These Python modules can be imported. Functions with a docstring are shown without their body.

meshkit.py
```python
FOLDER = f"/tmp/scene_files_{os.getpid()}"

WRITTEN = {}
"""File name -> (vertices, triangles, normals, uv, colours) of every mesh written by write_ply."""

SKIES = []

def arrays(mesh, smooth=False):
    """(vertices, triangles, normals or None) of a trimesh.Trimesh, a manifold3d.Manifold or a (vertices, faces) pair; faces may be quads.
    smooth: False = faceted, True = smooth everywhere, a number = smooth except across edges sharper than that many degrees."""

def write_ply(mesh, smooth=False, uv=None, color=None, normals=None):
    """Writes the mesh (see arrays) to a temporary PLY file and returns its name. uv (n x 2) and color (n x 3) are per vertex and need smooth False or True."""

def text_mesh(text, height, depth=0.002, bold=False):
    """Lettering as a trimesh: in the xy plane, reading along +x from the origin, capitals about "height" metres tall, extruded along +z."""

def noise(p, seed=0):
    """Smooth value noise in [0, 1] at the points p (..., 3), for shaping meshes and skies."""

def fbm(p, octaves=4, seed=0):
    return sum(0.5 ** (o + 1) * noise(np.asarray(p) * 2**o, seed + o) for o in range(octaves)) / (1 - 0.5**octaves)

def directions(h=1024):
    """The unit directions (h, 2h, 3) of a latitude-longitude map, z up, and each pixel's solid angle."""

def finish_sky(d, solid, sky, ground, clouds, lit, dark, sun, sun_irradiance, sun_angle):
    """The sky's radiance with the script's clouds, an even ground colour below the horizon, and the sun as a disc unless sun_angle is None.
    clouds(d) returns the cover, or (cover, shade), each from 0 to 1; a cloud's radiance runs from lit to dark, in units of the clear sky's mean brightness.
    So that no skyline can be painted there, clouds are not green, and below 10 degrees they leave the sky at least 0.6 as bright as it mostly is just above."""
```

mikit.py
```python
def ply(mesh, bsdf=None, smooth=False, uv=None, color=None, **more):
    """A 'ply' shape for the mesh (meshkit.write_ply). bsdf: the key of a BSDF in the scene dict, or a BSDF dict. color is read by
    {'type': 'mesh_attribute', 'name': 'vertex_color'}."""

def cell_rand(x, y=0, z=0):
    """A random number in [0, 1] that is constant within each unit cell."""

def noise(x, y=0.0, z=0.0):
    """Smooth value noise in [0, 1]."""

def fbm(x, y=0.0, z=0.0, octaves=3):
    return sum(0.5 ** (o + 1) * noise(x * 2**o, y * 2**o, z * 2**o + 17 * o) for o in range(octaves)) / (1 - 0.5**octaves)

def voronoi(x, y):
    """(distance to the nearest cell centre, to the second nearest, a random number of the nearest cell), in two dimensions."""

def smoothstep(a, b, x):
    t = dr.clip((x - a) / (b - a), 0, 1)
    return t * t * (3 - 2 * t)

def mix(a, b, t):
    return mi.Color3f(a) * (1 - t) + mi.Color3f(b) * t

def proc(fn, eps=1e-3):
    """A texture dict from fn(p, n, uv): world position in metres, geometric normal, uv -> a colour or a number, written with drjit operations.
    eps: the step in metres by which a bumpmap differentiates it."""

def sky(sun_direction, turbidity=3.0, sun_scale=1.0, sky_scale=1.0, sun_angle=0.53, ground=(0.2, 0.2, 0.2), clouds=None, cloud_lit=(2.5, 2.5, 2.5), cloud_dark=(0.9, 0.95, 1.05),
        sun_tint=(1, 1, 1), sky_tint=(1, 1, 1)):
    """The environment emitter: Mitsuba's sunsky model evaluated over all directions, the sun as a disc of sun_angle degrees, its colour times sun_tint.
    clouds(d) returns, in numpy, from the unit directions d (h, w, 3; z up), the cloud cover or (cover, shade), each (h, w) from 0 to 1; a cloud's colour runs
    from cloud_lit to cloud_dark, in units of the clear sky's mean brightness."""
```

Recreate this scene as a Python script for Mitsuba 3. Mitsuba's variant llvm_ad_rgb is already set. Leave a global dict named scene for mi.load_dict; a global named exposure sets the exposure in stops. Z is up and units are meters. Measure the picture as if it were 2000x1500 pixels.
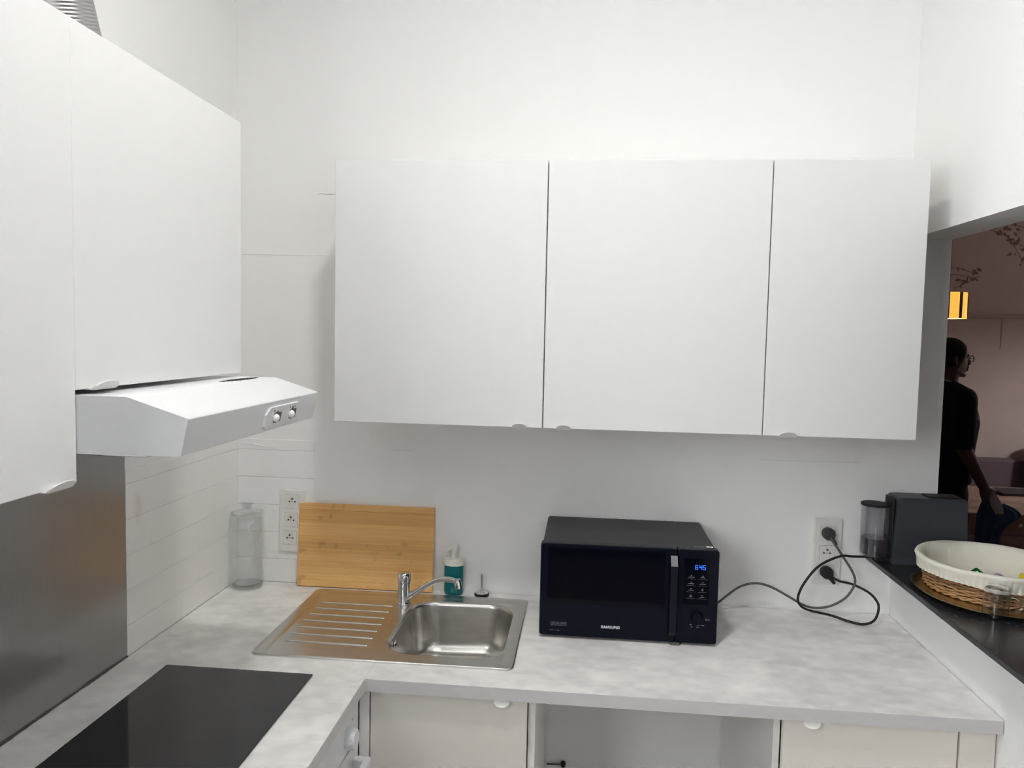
import math, random
import numpy as np, trimesh, drjit as dr, mitsuba as mi, mikit, meshkit
import manifold3d as m3
from shapely.geometry import Polygon, Point, LineString, box as sbox
from shapely import affinity
T = mi.ScalarTransform4f
rng = np.random.default_rng(7)
random.seed(7)
scene, labels = {}, {}

# ------------------------------------------------------------------ camera, light, exposure
CAM = np.array([1.1746, -2.4532, 1.7627])
FWD = np.array([-0.095019, 0.99335052, -0.06500867])
UP = np.array([-0.02738346, 0.06267123, 0.99765849])
scene['camera'] = {'type': 'perspective', 'fov': 2 * math.degrees(math.atan(1000 / 1471.41)), 'fov_axis': 'x', 'near_clip': 0.05, 'far_clip': 60.0,
                   'to_world': T().look_at(origin=CAM.tolist(), target=(CAM + FWD).tolist(), up=UP.tolist())}
LAMP = (1.0, -1.36, 3.115)
LAMP_R, LAMP_L = 0.085, 200.0        # round ceiling lamp
FILL_WINDOW_L = 10.5                       # added fill light shaped as a window, behind the camera
ADDED_PENDANT_L, SHADE_L = 200.0, 1.0       # added unseen pendant lamp, then the visible amber shade
exposure = 0.0

# ------------------------------------------------------------------ dimensions (metres), back wall y = 0, left wall x = 0
W = 2.161           # right wall, kitchen face
WT = 0.126          # its thickness
CEIL = 3.15
CT = 0.90           # worktop height
CB = 0.867          # worktop underside
HEAD = 2.083        # underside of the opening's header
XS, ZS, TS = 2.081, 1.075, 0.015   # bar ledge: kitchen edge, underside, thickness
LT = ZS + TS

# ------------------------------------------------------------------ mesh helpers
def catmull(P, n=8, closed=False):
    P = np.asarray(P, float)
    Q = np.vstack([P[-1], P, P[0], P[1]]) if closed else np.vstack([2 * P[0] - P[1], P, 2 * P[-1] - P[-2]])
    out = []
    for i in range(1, len(Q) - 2):
        a, b, c, d = Q[i - 1], Q[i], Q[i + 1], Q[i + 2]
        for t in np.arange(n) / n:
            out.append(0.5 * (2 * b + (c - a) * t + (2 * a - 5 * b + 4 * c - d) * t * t + (3 * b - a - 3 * c + d) * t ** 3))
    if not closed:
        out.append(P[-1])
    return np.array(out)

def loft(rings, cap0=True, cap1=True, closed=False):
    """rings: list of (n,3) loops -> mesh"""
    R_ = np.array(rings); k, n = R_.shape[:2]
    V = R_.reshape(-1, 3); F = []
    m = k if closed else k - 1
    i, j = np.meshgrid(np.arange(m), np.arange(n), indexing='ij')
    a = i * n + j; b = i * n + (j + 1) % n; c = ((i + 1) % k) * n + (j + 1) % n; d = ((i + 1) % k) * n + j
    F = np.concatenate([np.stack([a, b, c], -1).reshape(-1, 3), np.stack([a, c, d], -1).reshape(-1, 3)])
    V = list(V)
    if not closed:
        for on, base, flip in ((cap0, 0, True), (cap1, (k - 1) * n, False)):
            if on:
                V.append(np.mean(R_[0 if flip else -1], 0)); q = len(V) - 1
                jj = np.arange(n); t = np.stack([base + jj, base + (jj + 1) % n, np.full(n, q)], 1)
                F = np.vstack([F, t[:, ::-1] if flip else t])
    m_ = trimesh.Trimesh(np.array(V), F, process=False)
    if m_.volume < 0:
        m_.invert()
    return m_

def tube(P, r, sides=12, closed=False, caps=True, squash=None):
    P = np.asarray(P, float); n = len(P)
    t = np.gradient(P, axis=0) if not closed else np.roll(P, -1, 0) - np.roll(P, 1, 0)
    t /= np.linalg.norm(t, axis=1, keepdims=True) + 1e-12
    up = np.array([0, 0, 1.0]) if abs(t[0, 2]) < 0.9 else np.array([1.0, 0, 0])
    a = np.cross(t[0], up); a /= np.linalg.norm(a)
    r = np.broadcast_to(r, (n,)); ang = np.arange(sides) * 2 * math.pi / sides
    rings = []
    for i in range(n):
        a = a - t[i] * a.dot(t[i]); a /= np.linalg.norm(a); b = np.cross(t[i], a)
        s = squash if squash else (1, 1)
        rings.append(P[i] + r[i] * (np.cos(ang)[:, None] * a * s[0] + np.sin(ang)[:, None] * b * s[1]))
    return loft(rings, caps, caps, closed)

def lathe(prof, n=48, c=(0, 0, 0), sx=1.0, sy=1.0, closed=False):
    """prof: (r,z) from bottom to top"""
    a = np.arange(n) * 2 * math.pi / n
    rings = [np.stack([max(r, 1e-5) * np.cos(a) * sx + c[0], max(r, 1e-5) * np.sin(a) * sy + c[1], np.full(n, z + c[2])], 1) for r, z in prof]
    return loft(rings, not closed, not closed, closed)

def box(x0, x1, y0, y1, z0, z1, b=0.0):
    """box with chamfered edges"""
    lo, hi = np.array([x0, y0, z0]), np.array([x1, y1, z1])
    if b <= 0:
        return trimesh.creation.box(bounds=[lo, hi])
    b = min(b, 0.49 * float((hi - lo).min())); pts = []
    for s in np.ndindex(2, 2, 2):
        c = np.where(np.array(s) == 1, hi, lo); d = np.where(np.array(s) == 1, -1.0, 1.0)
        for k in range(3):
            e = np.array([1.0, 1, 1]); e[k] = 0
            pts.append(c + d * e * b)
    return trimesh.Trimesh(*hull_vf(np.array(pts)), process=False)

def hull_vf(p):
    h = trimesh.convex.convex_hull(p)
    return h.vertices, h.faces

def rbox(x0, x1, y0, y1, z0, z1, r, k=4):
    """box with rounded edges (hull of corner spheres)"""
    lo, hi = np.array([x0, y0, z0]) + r, np.array([x1, y1, z1]) - r
    s = trimesh.creation.icosphere(subdivisions=2, radius=r).vertices
    pts = np.vstack([s + np.where(np.array(q) == 1, hi, lo) for q in np.ndindex(2, 2, 2)])
    return trimesh.convex.convex_hull(pts)

def rrect(x0, x1, y0, y1, r, n=8):
    out = []
    for cx, cy, a0 in ((x1 - r, y1 - r, 0), (x0 + r, y1 - r, 90), (x0 + r, y0 + r, 180), (x1 - r, y0 + r, 270)):
        for t in np.linspace(a0, a0 + 90, n):
            out.append((cx + r * math.cos(math.radians(t)), cy + r * math.sin(math.radians(t))))
    return np.array(out)

def ring(x0, x1, y0, y1, r, z, n=8):
    p = rrect(x0, x1, y0, y1, r, n)
    return np.c_[p, np.full(len(p), z)]

def extrude(poly, h, M=None):
    poly = poly if hasattr(poly, 'exterior') else Polygon(poly)
    m = trimesh.creation.extrude_polygon(poly, h, engine='earcut')
    if M is not None:
        m.apply_transform(M)
    return m

def frame(o, ex, ey, ez):
    M = np.eye(4); M[:3, 0], M[:3, 1], M[:3, 2], M[:3, 3] = ex, ey, ez, o
    return M

XZ = lambda y: frame((0, y, 0), (1, 0, 0), (0, 0, 1), (0, -1, 0))      # (u,v) -> (x,z), extruded toward -y
YZ = lambda x: frame((x, 0, 0), (0, 1, 0), (0, 0, 1), (1, 0, 0))       # (u,v) -> (y,z), extruded toward +x
cat_ = trimesh.util.concatenate

def moved(m, t=(0, 0, 0), rot=None, about=(0, 0, 0)):
    m = m.copy()
    if rot is not None:
        m.apply_transform(trimesh.transformations.rotation_matrix(math.radians(rot[0]), rot[1], about))
    m.apply_translation(t)
    return m

# ------------------------------------------------------------------ scene helpers
used = set()
def key_of(name):
    k, i = name, 0
    while k in used:
        i += 1; k = f'{name}_{i:03d}'
    used.add(k)
    return k

def thing(name, label, cat, group=None):
    k = key_of(name); labels[k] = {'label': label, 'category': cat}
    if group: labels[k]['group'] = group
    return k

def part(parent, name, mesh, mat, smooth=30, label=None, kind=None, **more):
    k = key_of(f'{parent}__{name}')
    scene[k] = mikit.ply(mesh, mat, smooth, **more) if not isinstance(mesh, dict) else mesh
    if label or kind: labels[k] = {**({'label': label} if label else {}), **({'kind': kind} if kind else {})}
    return k

def single(name, mesh, mat, label, cat, group=None, smooth=30, **more):
    k = thing(name, label, cat, group); scene[k] = mikit.ply(mesh, mat, smooth, **more)
    return k

def struct(name, mesh, mat, label, smooth=False):
    k = key_of(name); scene[k] = mikit.ply(mesh, mat, smooth)
    labels[k] = {'label': label, 'kind': 'structure'}
    return k

# ------------------------------------------------------------------ materials
def rgb(*c): return {'type': 'rgb', 'value': list(c)}
def mat(name, d): scene[name] = {'type': 'twosided', 'bsdf': d} if d['type'] in ('diffuse', 'principled', 'roughplastic', 'plastic', 'conductor', 'roughconductor', 'bumpmap') else d
def diffuse(name, *c): mat(name, {'type': 'diffuse', 'reflectance': rgb(*c)})
def prin(name, c, rough=0.5, metal=0.0, spec=0.5, **k):
    mat(name, {'type': 'principled', 'base_color': rgb(*c) if isinstance(c, tuple) else c, 'roughness': rough, 'metallic': metal, 'specular': spec, **k} if metal == 0 else
        {'type': 'principled', 'base_color': rgb(*c) if isinstance(c, tuple) else c, 'roughness': rough, 'metallic': metal, **k})
def bumped(inner, fn, scale, eps=1e-3): return {'type': 'bumpmap', 'arbitrary': mikit.proc(fn, eps), 'scale': scale, 'bsdf': inner}

def wall_height(p, n, uv):
    side = dr.abs(n.x) > 0.5
    along = dr.select(side, p.y, p.x)
    wob = mikit.noise(along * 42, p.z * 11, 3.1)
    hz = dr.sin(p.z * (2 * math.pi / 0.0056) + wob * 4.0)
    vz = dr.sin(p.x * (2 * math.pi / 0.0085) + wob * 1.2)
    strip = mikit.smoothstep(0.48, 0.75, mikit.noise(p.x * 6.5 + 4.4, 1.5, p.z * 0.7)) * mikit.smoothstep(1.372, 1.362, p.z)
    right = dr.select(p.z > HEAD, mi.Float(1.0), mi.Float(0.12))
    return dr.select(side, hz * dr.select(p.x > 1.5, right, mi.Float(0.25)), hz * 0.12 * mikit.smoothstep(1.365, 1.385, p.z) + vz * strip * 0.62) + wob * 0.5
mat('wall_paint', bumped({'type': 'diffuse', 'reflectance': rgb(0.86, 0.86, 0.85)}, wall_height, 0.00021))
diffuse('plain_white', 0.86, 0.86, 0.85)
diffuse('ceiling_white', 0.86, 0.86, 0.855)

def board_color(p, n, uv):
    grime = mikit.smoothstep(0.52, 0.72, mikit.fbm(p.y * 13 + 2, p.z * 7, p.x * 9 + 1.3, octaves=4)) * mikit.smoothstep(-0.50, -0.56, p.y + mikit.noise(p.z * 14, 3.0) * 0.06)
    streak = mikit.smoothstep(0.6, 0.8, mikit.fbm(p.y * 30, p.z * 6, 4.0, octaves=3)) * 0.25
    return mikit.mix(mi.Color3f(0.85, 0.85, 0.84), mi.Color3f(0.62, 0.55, 0.46), dr.clip(grime * 0.55 + streak * 0.12, 0, 1))
mat('board_paint', bumped({'type': 'principled', 'base_color': mikit.proc(board_color), 'roughness': 0.42, 'specular': 0.4},
                          lambda p, n, uv: mikit.fbm(p.x * 16, p.y * 16, p.z * 16, octaves=3), 0.0009))
prin('door_white', (0.72, 0.72, 0.71), 0.42, spec=0.4)
prin('carcass_white', (0.73, 0.725, 0.70), 0.5, spec=0.3)
prin('base_door', (0.70, 0.665, 0.61), 0.45, spec=0.35)
prin('enamel_white', (0.64, 0.645, 0.66), 0.16, spec=0.5, clearcoat=0.4, clearcoat_gloss=0.9)
prin('tab_white', (0.62, 0.62, 0.61), 0.35)
prin('plastic_white', (0.80, 0.795, 0.77), 0.35)
prin('socket_white', (0.76, 0.75, 0.72), 0.35)
prin('socket_joint', (0.42, 0.41, 0.39), 0.6)
prin('socket_well', (0.74, 0.72, 0.68), 0.4)
prin('hole_black', (0.02, 0.02, 0.022), 0.7, spec=0.2)
prin('slot_dark', (0.04, 0.04, 0.045), 0.6, spec=0.2)

def slab_color(p, n, uv):
    wx = mikit.noise(p.x * 4 + 5, p.y * 4, p.z * 3) * 0.9
    a = mikit.fbm(p.x * 6 + wx, p.y * 8 + wx, p.z * 8 + 1.7, octaves=4)
    b = mikit.fbm(p.x * 26 + 9, p.y * 38 + wx * 2, p.z * 30 + 4.1, octaves=4)
    pale = mikit.smoothstep(0.56, 0.80, mikit.fbm(p.x * 13 + 3, p.y * 17 + wx * 2, p.z * 14 + 8.8, octaves=4))
    t = dr.clip((a - 0.5) * 1.05 + (b - 0.5) * 0.95 + 0.5, 0, 1)
    return mikit.mix(mikit.mix(mi.Color3f(0.60, 0.59, 0.58), mi.Color3f(0.84, 0.83, 0.805), t), mi.Color3f(0.90, 0.895, 0.88), pale * 0.45)
mat('worktop_laminate', {'type': 'principled', 'base_color': mikit.proc(slab_color), 'roughness': 0.42, 'specular': 0.4})

def brush(p, n, uv): return mikit.noise(p.x * 30, p.y * 2200, p.z * 900) * 0.6 + mikit.noise(p.x * 60 + 7, p.y * 5200, p.z * 1500) * 0.4
prin('sink_steel', mikit.proc(lambda p, n, uv: mikit.mix(mi.Color3f(0.60, 0.585, 0.555), mi.Color3f(0.70, 0.685, 0.655), mikit.noise(p.x * 25, p.y * 700, p.z * 40))), 0.27, 1.0)
prin('sealant_grey', (0.09, 0.085, 0.08), 0.7, spec=0.2)
prin('splash_steel', mikit.proc(lambda p, n, uv: mikit.mix(mi.Color3f(0.31, 0.307, 0.303), mi.Color3f(0.335, 0.331, 0.326), mikit.fbm(p.y * 400, p.z * 10, 1.0, octaves=3))), 0.22, 0.6)
prin('chrome', (0.80, 0.80, 0.81), 0.07, 1.0)
prin('aluminium', (0.80, 0.80, 0.80), 0.22, 1.0)
prin('duct_foil', (0.50, 0.495, 0.49), 0.26, 1.0)
prin('hob_glass', (0.010, 0.010, 0.013), 0.05, spec=0.5)
prin('black_gloss', (0.0035, 0.0045, 0.011), 0.14, spec=0.11)
prin('handle_highlight_grey', (0.17, 0.17, 0.178), 0.35, spec=0.5)
prin('handle_black', (0.0045, 0.0055, 0.011), 0.35, spec=0.2)
prin('black_window', (0.0004, 0.0007, 0.004), 0.05, spec=0.14)
prin('black_case', (0.028, 0.030, 0.032), 0.5, spec=0.35)
prin('black_matte', (0.018, 0.018, 0.020), 0.6, spec=0.3)
prin('grey_print', (0.21, 0.215, 0.23), 0.6, spec=0.2)
prin('white_print', (0.75, 0.76, 0.78), 0.6, spec=0.2)
prin('rubber_black', (0.014, 0.014, 0.016), 0.55, spec=0.3)
prin('rubber_grey', (0.10, 0.098, 0.095), 0.55, spec=0.3)
prin('plug_grey', (0.045, 0.045, 0.048), 0.5, spec=0.3)
scene['display_blue'] = {'type': 'diffuse', 'reflectance': rgb(0.02, 0.05, 0.2)}
scene['clear_glass'] = {'type': 'thindielectric', 'int_ior': 1.5, 'specular_transmittance': rgb(0.94, 0.95, 0.945)}
scene['knob_glass'] = {'type': 'thindielectric', 'int_ior': 1.5, 'specular_transmittance': rgb(0.80, 0.815, 0.81)}
scene['solid_glass'] = {'type': 'dielectric', 'int_ior': 1.5, 'ext_ior': 1.0}
scene['tank_smoke'] = {'type': 'thindielectric', 'int_ior': 1.45, 'specular_transmittance': rgb(0.62, 0.62, 0.63)}
scene['tank_plastic'] = {'type': 'thindielectric', 'int_ior': 1.45, 'specular_transmittance': rgb(0.80, 0.80, 0.82)}
prin('soap_teal', (0.0, 0.115, 0.125), 0.18, spec=0.5)
prin('soap_white', (0.80, 0.79, 0.73), 0.35)

BAMBOO = []
for i, (c, d) in enumerate((((0.80, 0.47, 0.185), (0.60, 0.32, 0.105)), ((0.83, 0.50, 0.205), (0.64, 0.355, 0.125)), ((0.74, 0.42, 0.16), (0.55, 0.29, 0.095)), ((0.88, 0.55, 0.225), (0.69, 0.395, 0.14)))):
    def f(p, n, uv, c=c, d=d, i=i):
        g = mikit.fbm(p.x * 5 + i * 3.3, p.z * 520, i * 5.1, octaves=3)
        node = mikit.smoothstep(0.78, 0.90, mikit.noise(p.x * 55 + i * 7.7, p.z * 45, 2.0)) * mikit.smoothstep(0.5, 0.7, mikit.noise(p.x * 9 + i * 3, p.z * 22, 9.0))
        return mikit.mix(mikit.mix(d, c, g), mi.Color3f(0.42, 0.22, 0.075), node * 0.5)
    prin(f'bamboo_{i}', mikit.proc(f), 0.5, spec=0.3); BAMBOO.append(f'bamboo_{i}')

def stone_color(p, n, uv):
    fleck = mikit.smoothstep(0.83, 0.93, mikit.noise(p.x * 190, p.y * 190, p.z * 190)) * mikit.smoothstep(0.5, 0.8, mikit.noise(p.x * 11, p.y * 11, 1.0))
    return mikit.mix(mi.Color3f(0.016, 0.016, 0.019), mi.Color3f(0.16, 0.155, 0.15), fleck * 0.6)
mat('bar_stone', {'type': 'principled', 'base_color': mikit.proc(stone_color), 'roughness': 0.22, 'specular': 0.5})
prin('machine_body', (0.045, 0.051, 0.062), 0.42, spec=0.4)
prin('machine_dark', (0.012, 0.012, 0.016), 0.55, spec=0.3)
prin('tray_brass', mikit.proc(lambda p, n, uv: mikit.mix(mi.Color3f(0.44, 0.36, 0.20), mi.Color3f(0.58, 0.49, 0.29), mikit.fbm(p.x * 60, p.y * 60, 1.0))), 0.28, 1.0)
WICKER = []
for i, c in enumerate(((0.40, 0.22, 0.10), (0.30, 0.15, 0.062), (0.47, 0.28, 0.135))):
    prin(f'wicker_{i}', mikit.proc(lambda p, n, uv, c=c, i=i: mikit.mix(mi.Color3f(*[x * 0.6 for x in c]), mi.Color3f(*c), mikit.fbm(p.x * 70, p.y * 70, p.z * 500 + i, octaves=2))), 0.45, spec=0.4)
    WICKER.append(f'wicker_{i}')
mat('liner_cloth', bumped({'type': 'diffuse', 'reflectance': rgb(0.74, 0.72, 0.63)}, lambda p, n, uv: mikit.fbm(p.x * 30, p.y * 30, p.z * 30, octaves=3), 0.003))
prin('capsule_green', (0.03, 0.22, 0.04), 0.18, 0.9)
prin('wrap_yellow', (0.75, 0.58, 0.04), 0.3)
prin('wrap_olive', (0.22, 0.33, 0.06), 0.3, 0.3)
prin('wrap_mauve', (0.45, 0.32, 0.45), 0.3)

# the lounge beyond the opening
mat('lounge_paint', {'type': 'diffuse', 'reflectance': mikit.proc(lambda p, n, uv: mikit.mix(mi.Color3f(0.49, 0.415, 0.40), mi.Color3f(0.53, 0.455, 0.435), mikit.fbm(p.x * 5, p.y * 5, p.z * 5)))})
diffuse('decal_brown', 0.17, 0.12, 0.12)
diffuse('trim_mauve', 0.38, 0.305, 0.30)
prin('bench_fabric', (0.20, 0.155, 0.185), 0.8, spec=0.2)
prin('bench_dark', (0.11, 0.085, 0.10), 0.8, spec=0.2)
prin('cushion_fabric', (0.075, 0.065, 0.078), 0.85, spec=0.15)
WOODS = []
for i, c in enumerate(((0.27, 0.175, 0.13), (0.22, 0.135, 0.10))):
    prin(f'table_wood_{i}', mikit.proc(lambda p, n, uv, c=c: mikit.mix(mi.Color3f(*[x * 0.75 for x in c]), mi.Color3f(*c), mikit.fbm(p.x * 6, p.y * 40, p.z * 40))), 0.45)
    WOODS.append(f'table_wood_{i}')
prin('skin_dark', (0.055, 0.032, 0.024), 0.5, spec=0.35)
prin('hair_black', (0.008, 0.008, 0.009), 0.8, spec=0.2)
prin('shirt_black', (0.010, 0.010, 0.013), 0.85, spec=0.15)
prin('trousers_black', (0.012, 0.012, 0.017), 0.85, spec=0.15)
prin('denim_blue', mikit.proc(lambda p, n, uv: mikit.mix(mi.Color3f(0.018, 0.035, 0.085), mi.Color3f(0.04, 0.07, 0.15), mikit.fbm(p.x * 25, p.y * 25, p.z * 25))), 0.85, spec=0.15)
prin('cloth_grey', (0.30, 0.29, 0.31), 0.85, spec=0.15)
prin('logo_grey', (0.09, 0.09, 0.10), 0.85, spec=0.15)
prin('silver', (0.6, 0.6, 0.6), 0.3, 1.0)
prin('shoe_dark', (0.02, 0.02, 0.02), 0.5)
mat('floor_tiles', {'type': 'principled', 'base_color': rgb(0.27, 0.25, 0.23), 'roughness': 0.45})
mat('lounge_floor', {'type': 'principled', 'base_color': rgb(0.20, 0.14, 0.11), 'roughness': 0.5})
diffuse('rear_wall', 0.25, 0.25, 0.26)
prin('fill_glass', (0.8, 0.8, 0.8), 0.4)

# ------------------------------------------------------------------ the room
XR, YF, YB = 6.3, 4.8, -4.3
struct('floor', box(-0.1, W + WT * 0.5, YB - 0.1, 0.1, -0.08, 0.0), 'floor_tiles', 'kitchen floor')
struct('floor_lounge', box(W + WT * 0.5, XR + 0.1, YB - 0.1, YF + 0.1, -0.08, 0.0), 'lounge_floor', 'floor of the room beyond the opening')
struct('ceiling', box(-0.1, XR + 0.1, YB - 0.1, YF + 0.1, CEIL, CEIL + 0.08), 'ceiling_white', 'white ceiling')
wall_left = struct('wall_left', box(-0.1, 0.0, YB - 0.1, 0.1, 0, CEIL), 'wall_paint', 'white left wall')
wall_back = struct('wall_back', box(-0.1, W + WT, 0.0, 0.12, 0, CEIL), 'wall_paint', 'white back wall')
kn = [box(W, W + WT, YB - 0.1, 0.0, 0.0, ZS), box(W, W + WT, YB - 0.1, 0.0, HEAD, CEIL), box(W, W + WT, YB - 0.1, -2.9, ZS, HEAD)]
struct('wall_right', cat_(kn), 'wall_paint', 'white right wall with the serving opening')
struct('wall_front', box(-0.1, W + WT, YB - 0.1, YB, 0, CEIL), 'rear_wall', 'wall behind the camera')
wy, wz = (-3.95, -2.35), (1.50, 2.60)  # added unseen window; its two glowing halves serve as soft fill light
wn = struct('window_1', cat_([box(0.0005, 0.05, wy[0] - 0.05, wy[1] + 0.05, z0, z0 + 0.05, 0.003) for z0 in (wz[0] - 0.05, wz[1])] + [box(0.0005, 0.05, y0, y0 + 0.05, wz[0], wz[1], 0.003) for y0 in (wy[0] - 0.05, -3.175, wy[1])]), 'plastic_white', 'added unseen window in the left wall behind the camera, glowing as fill light')
for y0, y1 in ((wy[0], -3.175), (-3.125, wy[1])):
    part(wn, 'fill_pane', box(0.015, 0.022, y0, y1, wz[0], wz[1]), 'fill_glass', False, emitter={'type': 'area', 'radiance': rgb(FILL_WINDOW_L * 0.98, FILL_WINDOW_L, FILL_WINDOW_L * 1.02), 'sampling_weight': 0.6})
struct('wall_lounge_far', box(W, XR + 0.1, YF, YF + 0.1, 0, CEIL), 'lounge_paint', 'mauve far wall of the room beyond the opening')
struct('wall_lounge_right', box(XR, XR + 0.1, YB, YF, 0, CEIL), 'lounge_paint', 'mauve right wall of the room beyond')
struct('wall_lounge_left', box(W, W + WT, 0.12, YF, 0, CEIL), 'lounge_paint', 'mauve left wall of the room beyond')
struct('wall_lounge_front', box(W + WT, XR, YB - 0.1, YB, 0, CEIL), 'lounge_paint', 'mauve front wall of the room beyond')
struct('trim_1', cat_([box(3.0, XR, YF - 0.02, YF, 2.004, 2.05, 0.004), box(4.928, 4.937, YF - 0.005, YF, 1.73, 2.004)]), 'trim_mauve', 'cable trunking along the mauve far wall', 30)

# painted boards with open joints on the left wall and the corner of the back wall
ZB = [CT, 0.9815, 1.0745, 1.168, 1.262, 1.3555, 1.392]
for k in range(6):
    g = 0.0003
    part(wall_left, 'board', box(-0.001, 0.004, -0.633, -0.0005, ZB[k] + g, ZB[k + 1] - g, 0.0008), 'board_paint', False)
for k in range(6):
    part(wall_back, 'board', box(0.0045, 0.275, -0.004, 0.001, ZB[k] + g, ZB[k + 1] - g, 0.0008), 'board_paint', False)
# lifted seams and filler ridges in the wallpaper
def ridge(P, r, wall=wall_back):
    part(wall, 'paper_seam', tube(catmull(P, 4), r, 6), 'plain_white', True)
ridge([(0.014, -0.0015, 1.376), (0.05, -0.004, 1.3755), (0.085, -0.005, 1.369), (0.122, -0.0035, 1.367), (0.16, -0.001, 1.369)], 0.0022)
ridge([(0.283, 0.0, 2.2155), (0.31, -0.0012, 2.2150), (0.36, -0.0012, 2.2145), (0.43, 0.0, 2.214)], 0.0015)
ridge([(0.549, 0.0, 1.366), (0.58, -0.001, 1.369), (0.615, 0.0, 1.3700)], 0.0016)
ridge([(1.74, 0.0, 1.3815), (1.83, -0.001, 1.3805), (1.93, -0.001, 1.382), (2.05, 0.0, 1.383)], 0.0014)
ridge([(0.0, -0.001, 2.015), (0.15, -0.001, 2.013), (0.34, 0.0, 2.012)], 0.0010)

# ------------------------------------------------------------------ lamps
def ceiling_lamp(pos, power, label, weight):
    k = thing('ceiling_lamp', label, 'lamp')
    part(k, 'housing', lathe([(LAMP_R + 0.018, 0.0), (LAMP_R + 0.022, 0.006), (LAMP_R + 0.022, 0.030), (LAMP_R + 0.016, 0.034)], 40, (pos[0], pos[1], pos[2] + 0.001)), 'plastic_white')
    part(k, 'diffuser', lathe([(LAMP_R, 0.0), (LAMP_R, 0.003)], 40, (pos[0], pos[1], pos[2] - 0.0025)), 'plastic_white', emitter={'type': 'area', 'radiance': rgb(power, power * 0.985, power * 0.955), 'sampling_weight': weight})
ceiling_lamp(LAMP, LAMP_L, 'round white flush ceiling lamp above the kitchen', 1.0)

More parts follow.
